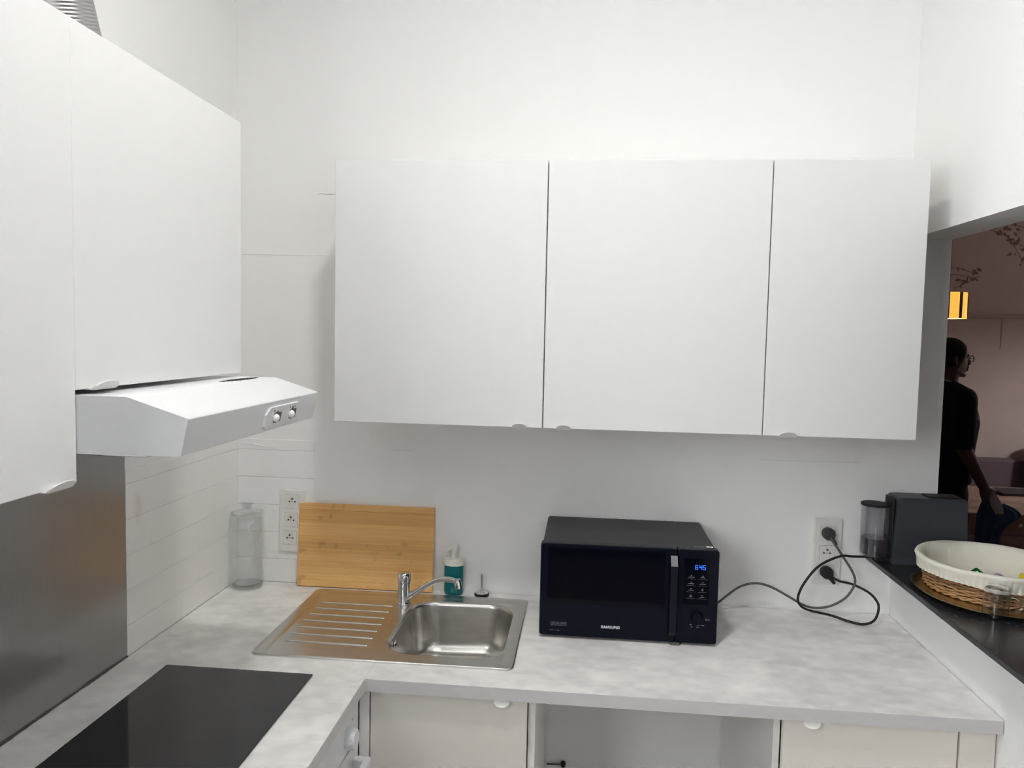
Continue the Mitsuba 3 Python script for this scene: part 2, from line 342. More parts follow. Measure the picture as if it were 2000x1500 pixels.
def pendant(x, y, zb, zt, r, label, group, glow, shade):
    k = thing('pendant_lamp', label, 'lamp', group)
    n = 56; a = np.arange(n) * 2 * math.pi / n
    def rg(rr, z): return np.stack([x + rr * np.cos(a), y + rr * np.sin(a), np.full(n, z)], 1)
    part(k, 'lamp_shade', loft([rg(r, zb), rg(r * 0.97, zt), rg(r * 0.97 - 0.003, zt), rg(r - 0.003, zb)], closed=True), 'wrap_yellow', 30, emitter={'type': 'area', 'radiance': rgb(*shade), 'sampling_weight': 0.02 if shade[0] < 2 else 0.2})
    for q in range(9):
        t = q * 2 * math.pi / 9 - 0.62
        c, s = math.cos(t), math.sin(t)
        bar = box(-0.002, 0.003, -0.010, 0.010, zb, zt, 0.001)
        bar.apply_transform(frame((x + r * 0.992 * c, y + r * 0.992 * s, 0), (c, s, 0), (-s, c, 0), (0, 0, 1)))
        part(k, 'batten', bar, 'table_wood_1', False)
    part(k, 'diffuser', lathe([(r * 0.955, 0), (r * 0.955, 0.003)], 40, (x, y, zb + 0.004)), 'plastic_white', emitter={'type': 'area', 'radiance': rgb(glow, glow * 0.94, glow * 0.90), 'sampling_weight': 0.3})
    part(k, 'spider', box(x - r * 0.96, x + r * 0.96, y - 0.004, y + 0.004, zt - 0.008, zt - 0.003, 0.001), 'table_wood_1', False)
    part(k, 'cord', tube([(x, y, zt - 0.004), (x, y, (zt + CEIL) / 2), (x, y, CEIL)], 0.004, 8), 'rubber_black')
pendant(5.60, 3.20, 1.935, 2.108, 0.116, 'added pendant lamp out of view in the room beyond, lighting its far wall', 'pendant lamps in the room beyond', ADDED_PENDANT_L, (9.5, 8.4, 7.8))  # added lamp out of view, brightens the far room
pendant(3.60, 2.9, 1.935, 2.108, 0.116, 'glowing amber pendant lamp hanging above the person beyond the opening', 'pendant lamps in the room beyond', 4.0, (SHADE_L, SHADE_L * 0.50, SHADE_L * 0.085))

# ------------------------------------------------------------------ wall cabinets
def tab_back(x0, x1, y, z, up=True):
    """half-round pull tab: a strip under the door's edge that curls up in front of it (faces -y)"""
    c, w, h = (x0 + x1) / 2, (x1 - x0) / 2, 0.0165
    s = 1 if up else -1
    half = [(c + w * math.cos(t) * (1 if abs(math.cos(t)) < .9 else 1), z + s * (h * math.sin(t) ** 0.8 if math.sin(t) > 0 else 0)) for t in np.linspace(0, math.pi, 25)]
    lip = moved(extrude(Polygon(half).buffer(0.0012), 0.0022, XZ(y - 0.009)), (0, 0, 0), (s * 42, (1, 0, 0)), (0, y - 0.010, z))
    strip = box(c - w * 0.96, c + w * 0.96, y - 0.0105, y + 0.006, z - (0.0022 if s > 0 else -0.0), z + (0.0 if s > 0 else 0.0022), 0.0008)
    return cat_([lip, strip])

ZB_, ZT_ = 1.5039, 2.2436
DY = -0.3575
xs = [0.4624, 1.0624, 1.6624, 2.0624]
for i, (txt, hx) in enumerate((('white flat-door wall cabinet above the cutting board, leftmost of the three on the back wall', (0.978, 1.017)),
                               ('white flat-door wall cabinet above the microwave, middle of the three on the back wall', (1.102, 1.140)),
                               ('narrow white flat-door wall cabinet beside the serving opening, rightmost on the back wall', (1.704, 1.747)))):
    k = thing('wall_cabinet', txt, 'cabinet', 'wall cabinets on the back wall')
    x0, x1 = xs[i], xs[i + 1]
    part(k, 'body', box(x0 + 0.0005, x1 - 0.0005, DY + 0.0205, -0.0008, ZB_ + 0.001, ZT_ - 0.001, 0.0008), 'carcass_white', False)
    g = 0.0016
    d = part(k, 'door', box(x0 + (g if i else 0), x1 - (g if i < 2 else 0), DY, DY + 0.0185, ZB_, ZT_, 0.0012), 'door_white', False)
    part(d, 'handle', tab_back(hx[0], hx[1], DY, ZB_ + 0.0005), 'tab_white')

DX = 0.3575
def tab_side(y0, y1, x, z):
    m = tab_back(y0, y1, 0, z)
    m.apply_transform(frame((x, 0, 0), (0, 1, 0), (-1, 0, 0), (0, 0, 1)))
    return m
k = thing('wall_cabinet', 'white flat-door wall cabinet over the range hood on the left wall', 'cabinet', 'wall cabinets on the left wall')
part(k, 'body', box(0.001, DX - 0.0205, -1.3125, -0.7224, 1.664, 2.2445, 0.0008), 'carcass_white', False)
d = part(k, 'door', box(DX - 0.0185, DX, -1.3125, -0.7214, 1.6585, 2.2455, 0.0012), 'door_white', False)
part(d, 'handle', tab_side(-1.283, -1.222, DX, 1.6590), 'tab_white')
k = thing('wall_cabinet', 'taller white wall cabinet at the left edge of the picture, hanging lower than the hood', 'cabinet', 'wall cabinets on the left wall')
part(k, 'body', box(0.001, DX - 0.0205, -1.911, -1.3145, 1.509, 2.2445, 0.0008), 'carcass_white', False)
d = part(k, 'door', box(DX - 0.0185, DX, -1.912, -1.3129, 1.5079, 2.2455, 0.0012), 'door_white', False)
part(d, 'handle', tab_side(-1.395, -1.338, DX, 1.5084), 'tab_white')

# exhaust duct: corrugated, from the hood cabinet's top to the wall
P = catmull([(0.165, -1.058, 2.2455), (0.163, -1.080, 2.32), (0.155, -1.112, 2.42), (0.135, -1.165, 2.55), (0.105, -1.205, 2.68), (0.06, -1.225, 2.78), (0.004, -1.23, 2.82)], 48)
L = np.r_[0, np.cumsum(np.linalg.norm(np.diff(P, axis=0), axis=1))]
s = np.arange(0, L[-1], 0.0013)
P2 = np.stack([np.interp(s, L, P[:, q]) for q in range(3)], 1)
rr = 0.0752 + 0.0005 * np.sin(s * 2 * math.pi / 0.0064) + 0.0022 * (np.exp(-((s - 0.165) / 0.006) ** 2) - np.exp(-((s - 0.178) / 0.006) ** 2))
single('exhaust_duct', tube(P2, rr, 44), 'duct_foil', 'corrugated aluminium exhaust duct on top of the left wall cabinets', 'duct', smooth=True)

# ------------------------------------------------------------------ range hood
HY0, HY1 = -1.3115, -0.7225
prof = [(0.0015, 1.650), (0.440, 1.650), (0.448, 1.6485), (0.545, 1.6185), (0.5465, 1.6165), (0.5345, 1.558), (0.532, 1.5560), (0.0015, 1.552)]
k = thing('range_hood', 'white slim range hood with sloped front under the left wall cabinet', 'range hood')
M_H = frame((0, HY1, 0), (1, 0, 0), (0, 0, 1), (0, -1, 0))
part(k, 'body', extrude(prof, HY1 - HY0, M_H), 'enamel_white', False)
part(k, 'grease_filter', box(0.06, 0.46, HY0 + 0.03, HY1 - 0.03, 1.5475, 1.5525, 0.001), 'aluminium', False)
# slots in the top near the far end: short dark louvres in a lens-shaped row
for q in range(13):
    t = (q - 6) / 6.0
    yy = -0.835 + t * 0.085
    h = 0.010 + 0.022 * (1 - t * t)
    part(k, 'vent_slot', box(0.408 - h / 2, 0.408 + h / 2, yy - 0.0028, yy + 0.0028, 1.6495, 1.6506), 'slot_dark', False)
# control panel on the front face
fd = np.array([0.5465 - 0.5345, 0, 1.6165 - 1.558]); fl = np.linalg.norm(fd); fu = fd / fl
fn = np.cross(np.array([0, 1.0, 0]), fu); fn = fn if fn[0] > 0 else -fn
FO = np.array([0.5345, 0, 1.558])
def on_front(poly, h, lift=0.0): return extrude(poly, h, frame(FO + fn * lift, (0, 1, 0), fu, fn))
pan = Polygon([(-1.008, 0.012), (-1.008, 0.034), (-0.992, 0.047), (-0.846, 0.047), (-0.842, 0.043), (-0.846, 0.022), (-0.858, 0.010), (-1.003, 0.008)]).buffer(0.002)
cp = part(k, 'control_panel', on_front(pan, 0.0045), 'enamel_white', 30)
for yy in (-0.966, -0.885):
    part(cp, 'slider_well', on_front(Point(yy + 0.008, 0.027).buffer(0.0125).union(sbox(yy - 0.006, 0.016, yy + 0.03, 0.036)).intersection(pan.buffer(-0.004)), 0.0006, 0.0045), 'rubber_grey')
    kb = trimesh.creation.icosphere(subdivisions=3, radius=0.0085); kb.apply_scale((1, 1, 0.9)); kb.apply_transform(frame(FO + fn * 0.0065 + fu * 0.026 + np.array([0, yy, 0]), (0, 1, 0), fu, fn))
    part(cp, 'knob', kb, 'plastic_white', True)
for y0 in (-0.975, -0.894, -0.880, -0.868):
    part(cp, 'printed_mark', on_front(sbox(y0, 0.0395, y0 + 0.005, 0.0425), 0.0002, 0.0046), 'slot_dark', False)

# ------------------------------------------------------------------ splashback, worktops, hob
k = thing('splashback', 'brushed stainless steel splashback on the left wall behind the hob', 'splashback')
part(k, 'panel', box(0.0005, 0.0035, -1.95, -0.6345, CT + 0.0015, 1.553, 0.0008), 'splash_steel', False)
yy = np.linspace(-1.94, -0.636, 150); wv = meshkit.fbm(np.stack([yy * 45, 0 * yy, 0 * yy], 1), 4, 2)
part(k, 'sealant', tube(np.stack([0.0045 + 0.002 * wv, yy, CT + 0.0012 + 0.0012 * wv], 1), 0.0012 + 0.0022 * wv, 8), 'sealant_grey', True, label='dark grimy sealant bead')
BX0, BX1, BY0, BY1 = 0.645, 0.984, -0.522, -0.112       # bowl opening
def worktop_mesh(poly): 
    m = extrude(poly, CT - CB - 0.0006, frame((0, 0, CB), (1, 0, 0), (0, 1, 0), (0, 0, 1)))
    top = extrude(poly.buffer(-0.0008, join_style=2), 0.0006, frame((0, 0, CT - 0.0006), (1, 0, 0), (0, 1, 0), (0, 0, 1)))
    return cat_([m, top])
single('worktop', worktop_mesh(sbox(0.0045, -1.95, 0.6508, -0.0045).difference(sbox(0.625, BY0 - 0.012, 0.70, BY1 + 0.012))), 'worktop_laminate', 'grey concrete-look worktop along the left wall, carrying the hob', 'worktop', smooth=False)
single('worktop', worktop_mesh(sbox(0.6512, -0.669, W - 0.003, -0.0045).difference(sbox(0.60, BY0 - 0.012, BX1 + 0.012, BY1 + 0.012))), 'worktop_laminate', 'grey concrete-look worktop along the back wall, carrying the microwave', 'worktop', smooth=False)
prin('shaded_edge', mikit.proc(lambda p, n, uv: mikit.mix(mi.Color3f(0.50, 0.485, 0.485), mi.Color3f(0.58, 0.565, 0.56), mikit.fbm(p.x * 22, p.y * 22, p.z * 40, octaves=3))), 0.42, spec=0.35)  # mauve grey, darker than the top: shade of the front face painted in
part('worktop', 'shaded_edge', box(0.6508, 0.6512, -1.95, -0.6692, CB + 0.0002, CT - 0.0012, 0), 'shaded_edge', False, label='mauve grey front edge strip with painted shade')
part('worktop_001', 'shaded_edge', box(0.6530, W - 0.0032, -0.6696, -0.6690, CB + 0.0002, CT - 0.0012, 0), 'shaded_edge', False, label='mauve grey front edge strip with painted shade')
k = thing('hob', 'black glass ceramic hob set in the left worktop', 'hob')
part(k, 'glass_plate', box(0.134, 0.519, -1.19, -0.673, CT + 0.0002, CT + 0.0052, 0.0012), 'hob_glass', False)

# ------------------------------------------------------------------ sink
k = thing('sink', 'stainless steel inset sink with ribbed drainer on its left', 'sink')
SX0, SX1, SY0, SY1 = 0.309, 1.014, -0.578, -0.058
N = 10
def lerp_rect(t):   # outer rim -> recessed field
    i = (0.348, 0.978, -0.562, -0.098); o = (SX0, SX1, SY0, SY1)
    return [o[q] * (1 - t) + i[q] * t for q in range(4)]
rings = []
for t, z in ((0.0, 0.9002), (0.0, 0.9030), (0.03, 0.9052), (0.10, 0.9064), (0.30, 0.9066), (0.62, 0.9064), (0.80, 0.9050), (0.92, 0.9036), (1.0, 0.9032)):
    r_ = lerp_rect(t); rings.append(ring(*r_, 0.022 * (1 - t) + 0.016 * t, z, N))
rim = loft(rings, False, False)
field = Polygon(rrect(*lerp_rect(1.0), 0.016, N)); hole = Polygon(rrect(BX0, BX1, BY0, BY1, 0.085, N))
v2, f2 = trimesh.creation.triangulate_polygon(field.difference(hole), engine='earcut')
plate = trimesh.Trimesh(np.c_[v2, np.full(len(v2), 0.9032)], f2, process=False)
bowl = []
for d, z, rc in ((0.0, 0.9032, 0.085), (0.002, 0.9027, 0.084), (0.006, 0.9005, 0.082), (0.0085, 0.8965, 0.08), (0.010, 0.890, 0.08), (0.016, 0.84, 0.078), (0.022, 0.79, 0.075), (0.026, 0.771, 0.073), (0.034, 0.757, 0.068), (0.046, 0.7485, 0.060), (0.062, 0.7452, 0.05), (0.12, 0.7435, 0.02)):
    bowl.append(ring(BX0 + d, BX1 - d, BY0 + d, BY1 - d, rc, z, N))
bowl = loft(bowl, False, True)
for m_ in (rim, plate, bowl):
    pass
def up(m_, at):   # orient so that the face nearest to point `at` shows its normal toward +z
    m_.fix_normals(); return m_
part(k, 'rim', rim, 'sink_steel', 40)
part(k, 'drainer_plate', plate, 'sink_steel', False)
part(k, 'bowl', bowl, 'sink_steel', 40)
for q in range(8):      # drainer ribs
    yy = -0.128 - q * 0.0505
    x0 = 0.362 + 0.006 * (q == 7); x1 = 0.598 - (0.0 if q > 0 else 0.012) + 0.006 * (q > 3)
    if q == 0: continue
    w_ = 0.0046; xx = np.r_[x0 + w_ * (1 - np.cos(np.linspace(0, math.pi / 2, 8))), np.linspace(x0 + w_, x1 - w_, 10)[1:-1], x1 - w_ * (1 - np.cos(np.linspace(math.pi / 2, 0, 8)))]
    P = [(x_, yy, 0.9032) for x_ in xx]; rr_ = [max(0.0002, math.sqrt(max(0.0, w_ ** 2 - max(0.0, w_ - min(x_ - x0, x1 - x_)) ** 2))) for x_ in xx]
    part(k, 'drainer_rib', tube(P, rr_, 14, squash=(1.0, 0.62)), 'sink_steel', True)
part(k, 'strainer', lathe([(0.001, 0.0010), (0.030, 0.0012), (0.036, 0.0022), (0.0385, 0.0010), (0.039, 0.0)], 36, ((BX0 + BX1) / 2, (BY0 + BY1) / 2, 0.7436)), 'chrome', 40)
ov = lathe([(0.013, 0.0), (0.013, 0.0015), (0.010, 0.0022), (0.004, 0.0022), (0.003, 0.0005)], 28)
ov.apply_transform(frame((BX0 + 0.0125, -0.395, 0.874), (0, 1, 0), (0.12, 0, 0.99), (0.99, 0, -0.12)))
o_ = part(k, 'overflow', ov, 'chrome', 40)
part(o_, 'screw_hole', moved(trimesh.creation.icosphere(subdivisions=2, radius=0.0035), (BX0 + 0.0147, -0.395, 0.874)), 'hole_black', True)

# faucet
FX, FY = 0.624, -0.150
k = thing('faucet', 'chrome single-lever kitchen tap with low angled spout at the sink', 'faucet')
part(k, 'base_ring', lathe([(0.0235, 0.9034), (0.0240, 0.906), (0.0225, 0.910)], 36, (FX, FY, 0)), 'chrome', 40)
part(k, 'column', lathe([(0.0195, 0.910), (0.0195, 0.9275), (0.0203, 0.9285), (0.0203, 0.944), (0.0195, 0.945), (0.0198, 0.972)], 40, (FX, FY, 0)), 'chrome', 40)
part(k, 'lever_cap', lathe([(0.0190, 0.9725), (0.0208, 0.9745), (0.0212, 0.988), (0.0205, 0.999), (0.0175, 1.0045), (0.010, 1.0065), (0.001, 1.007)], 40, (FX, FY, 0)), 'chrome', 40)
lev = tube(catmull([(FX + 0.004, FY - 0.016, 0.992), (FX + 0.006, FY - 0.035, 0.995), (FX + 0.0085, FY - 0.062, 0.999)], 6), np.linspace(0.0072, 0.0058, 13), 14, squash=(1.25, 0.6))
part(k, 'lever', lev, 'chrome', 50)
sp = catmull([(FX + 0.012, FY - 0.006, 0.926), (FX + 0.030, FY - 0.012, 0.938), (FX + 0.068, FY - 0.023, 0.967), (FX + 0.102, FY - 0.033, 0.990), (FX + 0.128, FY - 0.041, 1.0015), (FX + 0.152, FY - 0.048, 1.0045), (FX + 0.178, FY - 0.055, 1.002)], 8)
part(k, 'spout', tube(sp, np.linspace(0.0098, 0.0082, len(sp)), 18), 'chrome', 50)
e = np.array([FX + 0.178, FY - 0.055, 1.002])
part(k, 'outlet', moved(lathe([(0.0098, -0.022), (0.0112, -0.021), (0.0118, -0.002), (0.0112, 0.0065), (0.004, 0.0085)], 28), e + np.array([0.002, -0.001, 0]), (-14, (0, 1, 0))), 'chrome', 40)

# ------------------------------------------------------------------ cutting board
k = thing('cutting_board', 'bamboo cutting board leaning on the back wall behind the sink drainer', 'cutting board')
bx0, bx1, bh = 0.2275, 0.6915, 0.279
order = [3, 3, 1, 0, 1, 0, 2, 0, 1, 1, 2, 2, 0]
nb = len(order); tilt = math.degrees(math.atan2(0.0225, bh))
for q in range(nb):
    z0, z1 = bh * q / nb, bh * (q + 1) / nb
    m_ = box(bx0, bx1, -0.0145, 0.0, z0 + (0.00006 if q else 0), z1, 0.0002 if 0 < q < nb - 1 else 0.0010)
    part(k, 'strip', moved(m_, (0, -0.0225, CT + 0.0017), (-tilt, (1, 0, 0))), BAMBOO[order[q]], False)

# ------------------------------------------------------------------ soap dispenser, plug, jar
SXC, SYC = 0.7625, -0.0285
k = thing('soap_dispenser', 'teal soap dispenser with white pump behind the sink', 'soap dispenser')
part(k, 'bottle', lathe([(0.020, 0.9004), (0.027, 0.9012), (0.0305, 0.905), (0.0318, 0.912), (0.0318, 0.992), (0.0305, 0.9975), (0.029, 0.999)], 48, (SXC, SYC, 0), 1, 0.66), 'soap_teal', 40)
part(k, 'collar', lathe([(0.0318, 0.9985), (0.0326, 1.000), (0.0326, 1.0165), (0.0305, 1.0205), (0.014, 1.022)], 44, (SXC, SYC, 0), 1, 0.66), 'soap_white', 40)
part(k, 'pump_stem', lathe([(0.0098, 1.0218), (0.0092, 1.047)], 28, (SXC + 0.001, SYC, 0)), 'soap_white', 40)
hd = [(SXC + 0.011, SYC, 1.0620), (SXC + 0.002, SYC, 1.0615), (SXC - 0.010, SYC - 0.001, 1.0575), (SXC - 0.019, SYC - 0.002, 1.0525), (SXC - 0.0225, SYC - 0.0025, 1.0440)]
part(k, 'pump_head', cat_([tube(catmull(hd, 6), np.r_[np.linspace(0.0085, 0.0095, 10), np.linspace(0.0088, 0.0048, 15)], 16), lathe([(0.0095, 1.0465), (0.0104, 1.050), (0.0104, 1.060), (0.008, 1.068), (0.001, 1.071)], 28, (SXC + 0.002, SYC, 0))]), 'soap_white', 50)
part(k, 'nozzle', moved(lathe([(0.0044, 0), (0.0046, 0.006)], 16), (SXC - 0.0228, SYC - 0.0025, 1.037)), 'plastic_white', 40)

k = thing('sink_plug', 'black and chrome sink plug standing on its disc behind the sink', 'sink plug')
PX, PY = 0.857, -0.030
part(k, 'seal', lathe([(0.021, 0.9004), (0.0235, 0.9015), (0.0245, 0.905), (0.0235, 0.9085), (0.0215, 0.9095)], 36, (PX, PY, 0)), 'rubber_black', 40)
part(k, 'disc', lathe([(0.0212, 0.9094), (0.021, 0.9108), (0.015, 0.9118), (0.009, 0.913), (0.0055, 0.916), (0.0045, 0.919)], 36, (PX, PY, 0)), 'chrome', 40)
part(k, 'rod', lathe([(0.0040, 0.9188), (0.0034, 0.922), (0.0034, 0.968), (0.0028, 0.972), (0.001, 0.9725)], 20, (PX, PY, 0)), 'chrome', 40)

k = thing('glass_jar', 'tall empty clear glass storage jar with knob lid in the corner', 'jar')
JX, JY = 0.0665, -0.0635
n = 72; a = np.arange(n) * 2 * math.pi / n
def jring(r, z, amp=0.0):
    r2 = r + amp * np.cos(5 * a + (z - 0.9) * 26)
    return np.stack([JX + r2 * np.cos(a), JY + r2 * np.sin(a), np.full(n, z)], 1)
outer = [jring(0.034, 0.9010), jring(0.042, 0.9014), jring(0.0495, 0.9045), jring(0.0535, 0.911)] + [jring(0.0551, z, 0.0015) for z in np.linspace(0.922, 1.108, 60)] + [jring(0.0545, 1.118), jring(0.0515, 1.128), jring(0.0475, 1.134), jring(0.0462, 1.140), jring(0.0470, 1.146)]
part(k, 'vessel', loft(outer, True, False), 'clear_glass', True)
part(k, 'base', lathe([(0.034, 0.9030), (0.044, 0.9035), (0.050, 0.909), (0.046, 0.9125), (0.001, 0.9105)], 56, (JX, JY, 0)), 'solid_glass', 60, label='thick glass base')
part(k, 'mouth_ring', tube([(JX + 0.0468 * math.cos(q), JY + 0.0468 * math.sin(q), 1.1465) for q in np.linspace(0, 2 * math.pi, 57)[:-1]], 0.0018, 8, closed=True), 'solid_glass', True)
lid_p = [(0.0500, 1.1495), (0.0515, 1.1525), (0.0505, 1.1555), (0.042, 1.1595), (0.028, 1.1635), (0.0135, 1.1655)]
l_ = part(k, 'lid', loft([np.stack([JX + r * np.cos(a), JY + r * np.sin(a), np.full(n, z)], 1) for r, z in lid_p], False, False), 'clear_glass', 60)
part(l_, 'lid_ring', tube([(JX + 0.0508 * math.cos(q), JY + 0.0508 * math.sin(q), 1.1515) for q in np.linspace(0, 2 * math.pi, 57)[:-1]], 0.0034, 10, closed=True), 'solid_glass', True)
part(l_, 'knob', lathe([(0.0135, 1.1655), (0.0098, 1.1685), (0.0120, 1.1725), (0.0175, 1.1765), (0.0190, 1.1815), (0.0165, 1.1855), (0.0085, 1.1875), (0.001, 1.188)], 40, (JX, JY, 0)), 'knob_glass', 60)
for q in range(3):
    zz = np.linspace(0.935, 1.105, 40); th = q * 2 * math.pi / 3 + 0.5 + (zz - 0.93) * 9
    part(k, 'twisted_rib', tube(np.stack([JX + 0.0515 * np.cos(th), JY + 0.0515 * np.sin(th), zz], 1), 0.0015 * np.sin(np.linspace(0.12, math.pi - 0.12, 40)), 8), 'solid_glass', True)

# ------------------------------------------------------------------ sockets
def socket_block(name, label, cx, zc, x0, x1, z0, z1, rot, plugged=()):
    k = thing(name, label, 'power socket')
    mid = ((x0 + x1) / 2, 0, (z0 + z1) / 2)
    rr_ = lambda m_: moved(m_, (0, 0, 0), (rot, (0, 1, 0)), mid)
    fr = extrude(Polygon(rrect(x0, x1, z0, z1, 0.004, 5)), 0.0095, XZ(-0.0045))
    part(k, 'frame', rr_(fr), 'socket_white', False)
    part(k, 'rear_box', rr_(extrude(Polygon(rrect(x0 - 0.003, x1 + 0.003, z0 - 0.008, z1 + 0.003, 0.006, 5)), 0.0035, XZ(-0.001))), 'socket_white', False)
    for q, (px, pz) in enumerate(zip(cx, zc)):
        h = 0.0225
        plate_ = Polygon(rrect(px - h, px + h, pz - h - 0.001, pz + h, 0.0015, 4)).difference(Point(px, pz).buffer(0.0195, 24))
        s_ = part(k, 'socket', rr_(extrude(plate_, 0.0022, XZ(-0.0138))), 'socket_white', False)
        part(k, 'joint', rr_(cat_([extrude(Polygon(rrect(px - h - 0.0012, px + h + 0.0012, pz - h - 0.0022, pz + h + 0.0012, 0.0015, 4)).difference(Polygon(rrect(px - h, px + h, pz - h - 0.001, pz + h, 0.0015, 4))), 0.0003, XZ(-0.0140))])), 'socket_joint', False)
        well = Point(px, pz).buffer(0.0195, 24)
        part(s_, 'well', rr_(extrude(well, 0.0006, XZ(-0.0141))), 'socket_well', False)
        if q in plugged: continue
        for hx_, hz_ in ((-0.0095, -0.001), (0.0095, -0.001)):
            part(s_, 'hole', rr_(extrude(Point(px + hx_, pz + hz_).buffer(0.0028, 8), 0.0005, XZ(-0.0148))), 'hole_black', False)
        part(s_, 'hole', rr_(extrude(Point(px, pz - 0.001).buffer(0.0016, 8), 0.0005, XZ(-0.0148))), 'hole_black', False)
        part(s_, 'earth_pin', rr_(cat_([extrude(Point(px, pz + 0.0095).buffer(0.0026, 10), 0.006, XZ(-0.0148))])), 'plug_grey', False)
        rim_ = Point(px, pz).buffer(0.0195, 24).difference(Point(px, pz).buffer(0.0183, 24))
        part(s_, 'well_rim', rr_(extrude(rim_, 0.0016, XZ(-0.0148))), 'socket_white', False)
socket_block('socket_strip', 'white triple wall socket half behind the cutting board', [0.2005, 0.198, 0.1955], [1.184, 1.121, 1.059], 0.158, 0.240, 1.012, 1.222, 1.6)
socket_block('socket_strip', 'white triple wall socket with two black plugs, right of the microwave', [1.957, 1.957, 1.957], [1.156, 1.094, 1.032], 1.918, 1.999, 0.996, 1.200, 0.0, (0, 2))

# power cords
black = [(2.120, -0.052, 1.100), (2.058, -0.06, 1.0995), (2.018, -0.065, 1.1), (1.976, -0.075, 1.101), (1.913, -0.085, 1.071), (1.871, -0.09, 1.019), (1.853, -0.09, 0.973), (1.862, -0.085, 0.944), (1.893, -0.075, 0.926), (1.956, -0.078, 0.915), (2.005, -0.098, 0.906), (2.043, -0.118, 0.907), (2.076, -0.11, 0.919), (2.094, -0.09, 0.949), (2.089, -0.08, 0.971), (2.067, -0.07, 0.992), (2.025, -0.055, 1.009), (1.988, -0.048, 1.015), (1.966, -0.040, 1.025)]
grey = [(1.957, -0.042, 1.150), (1.964, -0.050, 1.138), (1.99, -0.055, 1.099), (2.02, -0.06, 1.053), (2.031, -0.06, 1.021), (2.023, -0.06, 0.993), (2.0, -0.06, 0.962), (1.959, -0.055, 0.935), (1.915, -0.05, 0.926), (1.88, -0.05, 0.934), (1.835, -0.05, 0.958), (1.779, -0.05, 0.986), (1.731, -0.05, 0.995), (1.684, -0.05, 0.981), (1.646, -0.05, 0.951), (1.610, -0.052, 0.922), (1.570, -0.054, 0.919)]
def plug(parent, x, z, m):
    pr = lathe([(0.0185, 0), (0.0192, 0.003), (0.0192, 0.020), (0.0175, 0.0255), (0.010, 0.0275), (0.001, 0.028)], 36)
    pr.apply_transform(frame((x, -0.0150, z), (1, 0, 0), (0, 0, -1), (0, -1, 0)))
    part(parent, 'plug', pr, m, 40)
    part(parent, 'strain_relief', tube([(x + 0.006, -0.034, z - 0.010), (x + 0.013, -0.040, z - 0.020), (x + 0.020, -0.045, z - 0.030)], [0.008, 0.006, 0.0045], 12), m, 40)
k = thing('power_cord', 'black power cord looping from the coffee machine to the bottom socket', 'power cord')
part(k, 'cable', tube(catmull(black, 10), 0.0037, 12), 'rubber_black', True); plug(k, 1.955, 1.034, 'rubber_black')
k = thing('power_cord', 'grey power cord arching from the microwave to the top socket', 'power cord')
part(k, 'cable', tube(catmull(grey, 10), 0.0037, 12), 'rubber_grey', True); plug(k, 1.955, 1.158, 'plug_grey')

# ------------------------------------------------------------------ microwave
k = thing('microwave', 'black microwave oven with blue clock digits on the grey worktop', 'microwave')
mx0, mx1, myf, myb, mz0, mz1 = 1.0655, 1.5640, -0.345, -0.018, 0.9075, 1.1745
def fr2(x0, x1, z0, z1, r): return Polygon(rrect(x0, x1, z0, z1, r, 6))
case = loft([ring(mx0 + 0.004, mx1 - 0.004, mz0 + 0.003, mz1 - 0.002, 0.008, 0.0, 5)[:, [0, 2, 1]] * [1, 1, 1] + [0, yy, 0] for yy in (myf + 0.034, myb + 0.006)] + [ring(mx0 + 0.010, mx1 - 0.010, mz0 + 0.008, mz1 - 0.008, 0.008, 0.0, 5)[:, [0, 2, 1]] + [0, myb, 0]])
part(k, 'case', case, 'black_case', 30)
def slab_front(x0, x1, z0, z1, r, y0, y1, bev=0.004):
    """front panel with rounded outer edge: y0 is the face (nearer the camera)"""
    A = lambda d, yy: np.c_[rrect(x0 + d, x1 - d, z0 + d, z1 - d, max(r - d, 0.001), 6)][:, [0, 1]]
    R3 = []
    for d, yy in ((0, y1), (0, y0 + bev), (bev * 0.3, y0 + bev * 0.3), (bev, y0)):
        q = A(d, yy); R3.append(np.stack([q[:, 0], np.full(len(q), yy), q[:, 1]], 1))
    return loft(R3)
XSP = 1.4495
dk = part(k, 'door', slab_front(mx0, XSP - 0.0012, mz0, mz1, 0.007, myf, myf + 0.033), 'black_gloss', 30)
part(dk, 'window', slab_front(1.087, 1.4175, 1.003, 1.1625, 0.003, myf - 0.0006, myf + 0.001, 0.0004), 'black_window', 30)
hx0, hx1 = 1.4290, 1.4480
hp = [(1.1575, myf - 0.001), (1.1555, myf - 0.004), (1.1330, myf - 0.0215), (1.1295, myf - 0.0232), (1.10, myf - 0.0238), (1.03, myf - 0.0240), (0.965, myf - 0.0235), (0.944, myf - 0.0215), (0.932, myf - 0.014), (0.927, myf - 0.001)]
hq = [(0.936, myf - 0.001), (0.940, myf - 0.010), (0.950, myf - 0.0145), (1.03, myf - 0.0165), (1.125, myf - 0.0145), (1.136, myf - 0.009), (1.140, myf - 0.001)]
hm = extrude(Polygon([(y_, z_) for z_, y_ in hp + hq]), hx1 - hx0, YZ(hx0))
hk = part(dk, 'handle', hm, 'handle_black', 25)
part(hk, 'cap', extrude(Polygon([(myf - 0.0045, 1.1562), (myf - 0.0225, 1.1335), (myf - 0.0232, 1.1322), (myf - 0.0240, 1.1318), (myf - 0.0236, 1.1340), (myf - 0.0056, 1.1572)]), hx1 - hx0 - 0.0006, YZ(hx0 + 0.0003)), 'handle_highlight_grey', False, label='slanted top of the door handle, its highlight painted light grey')  # highlight on the slanted facet painted as a light grey slab
